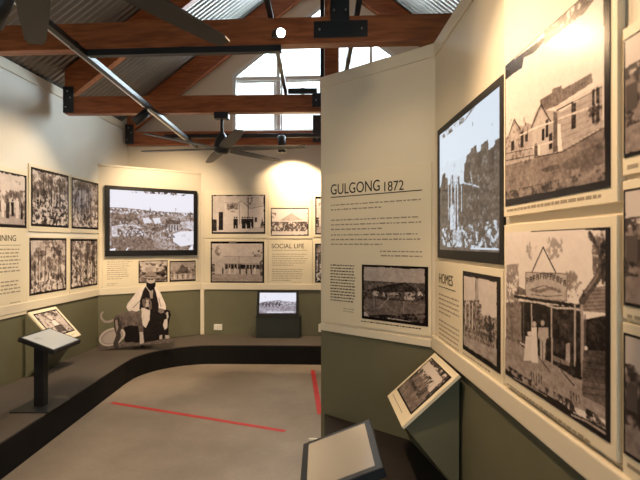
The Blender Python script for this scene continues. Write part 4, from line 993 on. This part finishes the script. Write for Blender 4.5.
# large dog: tail, body, legs, head
r.line([(60, 258), (53, 268), (55, 286), (70, 302), (92, 303), (118, 291)], 7, .62)
r.poly([(112, 288), (128, 268), (160, 254), (205, 250), (245, 255), (258, 268), (256, 300), (235, 322), (200, 318), (168, 326), (140, 334), (122, 322)], .38)
r.poly([(114, 292), (140, 280), (158, 320), (146, 350), (150, 372), (134, 408), (142, 424), (128, 432), (114, 424), (112, 404), (126, 366), (116, 330)], .26)
r.poly([(120, 296), (132, 290), (136, 330), (128, 350)], .7, .8)
r.poly([(228, 300), (256, 296), (256, 360), (262, 400), (252, 414), (236, 412), (238, 370)], .36); r.poly([(238, 350), (254, 350), (258, 404), (240, 408)], .72)
r.poly([(246, 236), (288, 236), (286, 290), (268, 330), (254, 320), (248, 280)], .86)
r.poly([(250, 196), (262, 186), (284, 190), (296, 204), (296, 240), (282, 246), (262, 238), (252, 220)], .40); r.poly([(250, 190), (262, 180), (266, 196)], .12); r.poly([(290, 196), (300, 192), (298, 216)], .12)
r.poly([(270, 196), (280, 196), (282, 232), (272, 238), (266, 226)], .74, .9); r.ell(268, 210, 3, 3, .05); r.ell(284, 210, 3, 3, .05); r.ell(276, 236, 7, 7, .08)
r.rough([(112, 250), (260, 250), (260, 330), (112, 330)], .14, 40, 40)
r.poly([(196, 244), (214, 252), (224, 272), (216, 280), (202, 272)], .48)       # hand on the dog's back
for k in range(4): r.line([(204 + k * 5, 262 + k), (208 + k * 5, 278)], 1.2, .3)
# small dog
r.poly([(346, 262), (352, 246), (366, 242), (382, 248), (388, 268), (382, 290), (376, 320), (376, 372), (384, 380), (362, 384), (356, 350), (346, 384), (332, 386), (334, 330), (344, 300)], .10)
r.poly([(356, 292), (372, 286), (370, 330), (358, 340), (350, 318)], .82); r.poly([(366, 256), (374, 254), (376, 282), (368, 286)], .75); r.poly([(360, 366), (378, 366), (382, 380), (362, 383)], .7); r.poly([(334, 366), (346, 364), (346, 384), (332, 386)], .7)
r.ell(362, 262, 2.4, 2.4, .5); r.poly([(330, 236), (352, 240), (356, 256), (340, 262), (326, 254)], .48)
t = thing('cutout_figure', 'flat cut-out photograph of a bearded man in a hat with two dogs', 'cut-out figure', (WM.p0.x + s0, YM, z0))
zs_ = PZ + .0015 - z0
sh = sheet('cutout_print', r, (s1 - s0, z1 - z0), M['matte_print'], t, None)
so = sh.modifiers.new('thickness', 'SOLIDIFY'); so.thickness = .008; so.offset = -1
# settle the lowest point of the print on the plinth
lowest = min(v.co.z for v in sh.data.vertices); t.location.z = PZ + .001 - lowest
MB().box(.40, .60, .13, .24, lowest, lowest + .008).build('cutout_foot', M['plastic'], t)
MB().prism([(.13, lowest + .0085), (.22, lowest + .0085), (.0095, lowest + .5), (.0095, lowest + .42)], .50, .51, 'x').build('cutout_strut', M['plastic'], t)

# small white scrap at the foot of the partition
o = MB().box(-.035, .035, -.012, .012, .0005, .02).build('door_stop', M['socket'], bevel=.004, loc=(-.055, 3.68, 0)); tag(o, 'small white block on the floor at the foot of the partition', 'door stop')

# ------------------------------------------------------------------ camera, sky, view
cam = bpy.data.cameras.new('camera'); co = bpy.data.objects.new('camera', cam); C.objects.link(co)
co.location = (0, 0, EYE); co.rotation_euler = (PI / 2, 0, 0)
cam.sensor_width = 36; cam.lens = F / 640 * 36; cam.shift_y = 3 / 640; cam.clip_start = .02
cam.dof.use_dof = True; cam.dof.focus_distance = 3.6; cam.dof.aperture_fstop = 4.5
bpy.context.scene.camera = co
wd = bpy.data.worlds.new('sky'); bpy.context.scene.world = wd; wd.use_nodes = True
bg = wd.node_tree.nodes['Background']; bg.inputs['Color'].default_value = (.86, .94, 1, 1); bg.inputs['Strength'].default_value = 1.7
sc = bpy.context.scene
sc.view_settings.view_transform = 'Standard'; sc.view_settings.look = 'None'; sc.view_settings.gamma = 1; sc.view_settings.exposure = .9
sc.cycles.max_bounces = 8; sc.cycles.diffuse_bounces = 5
sc.cycles.use_denoising = True
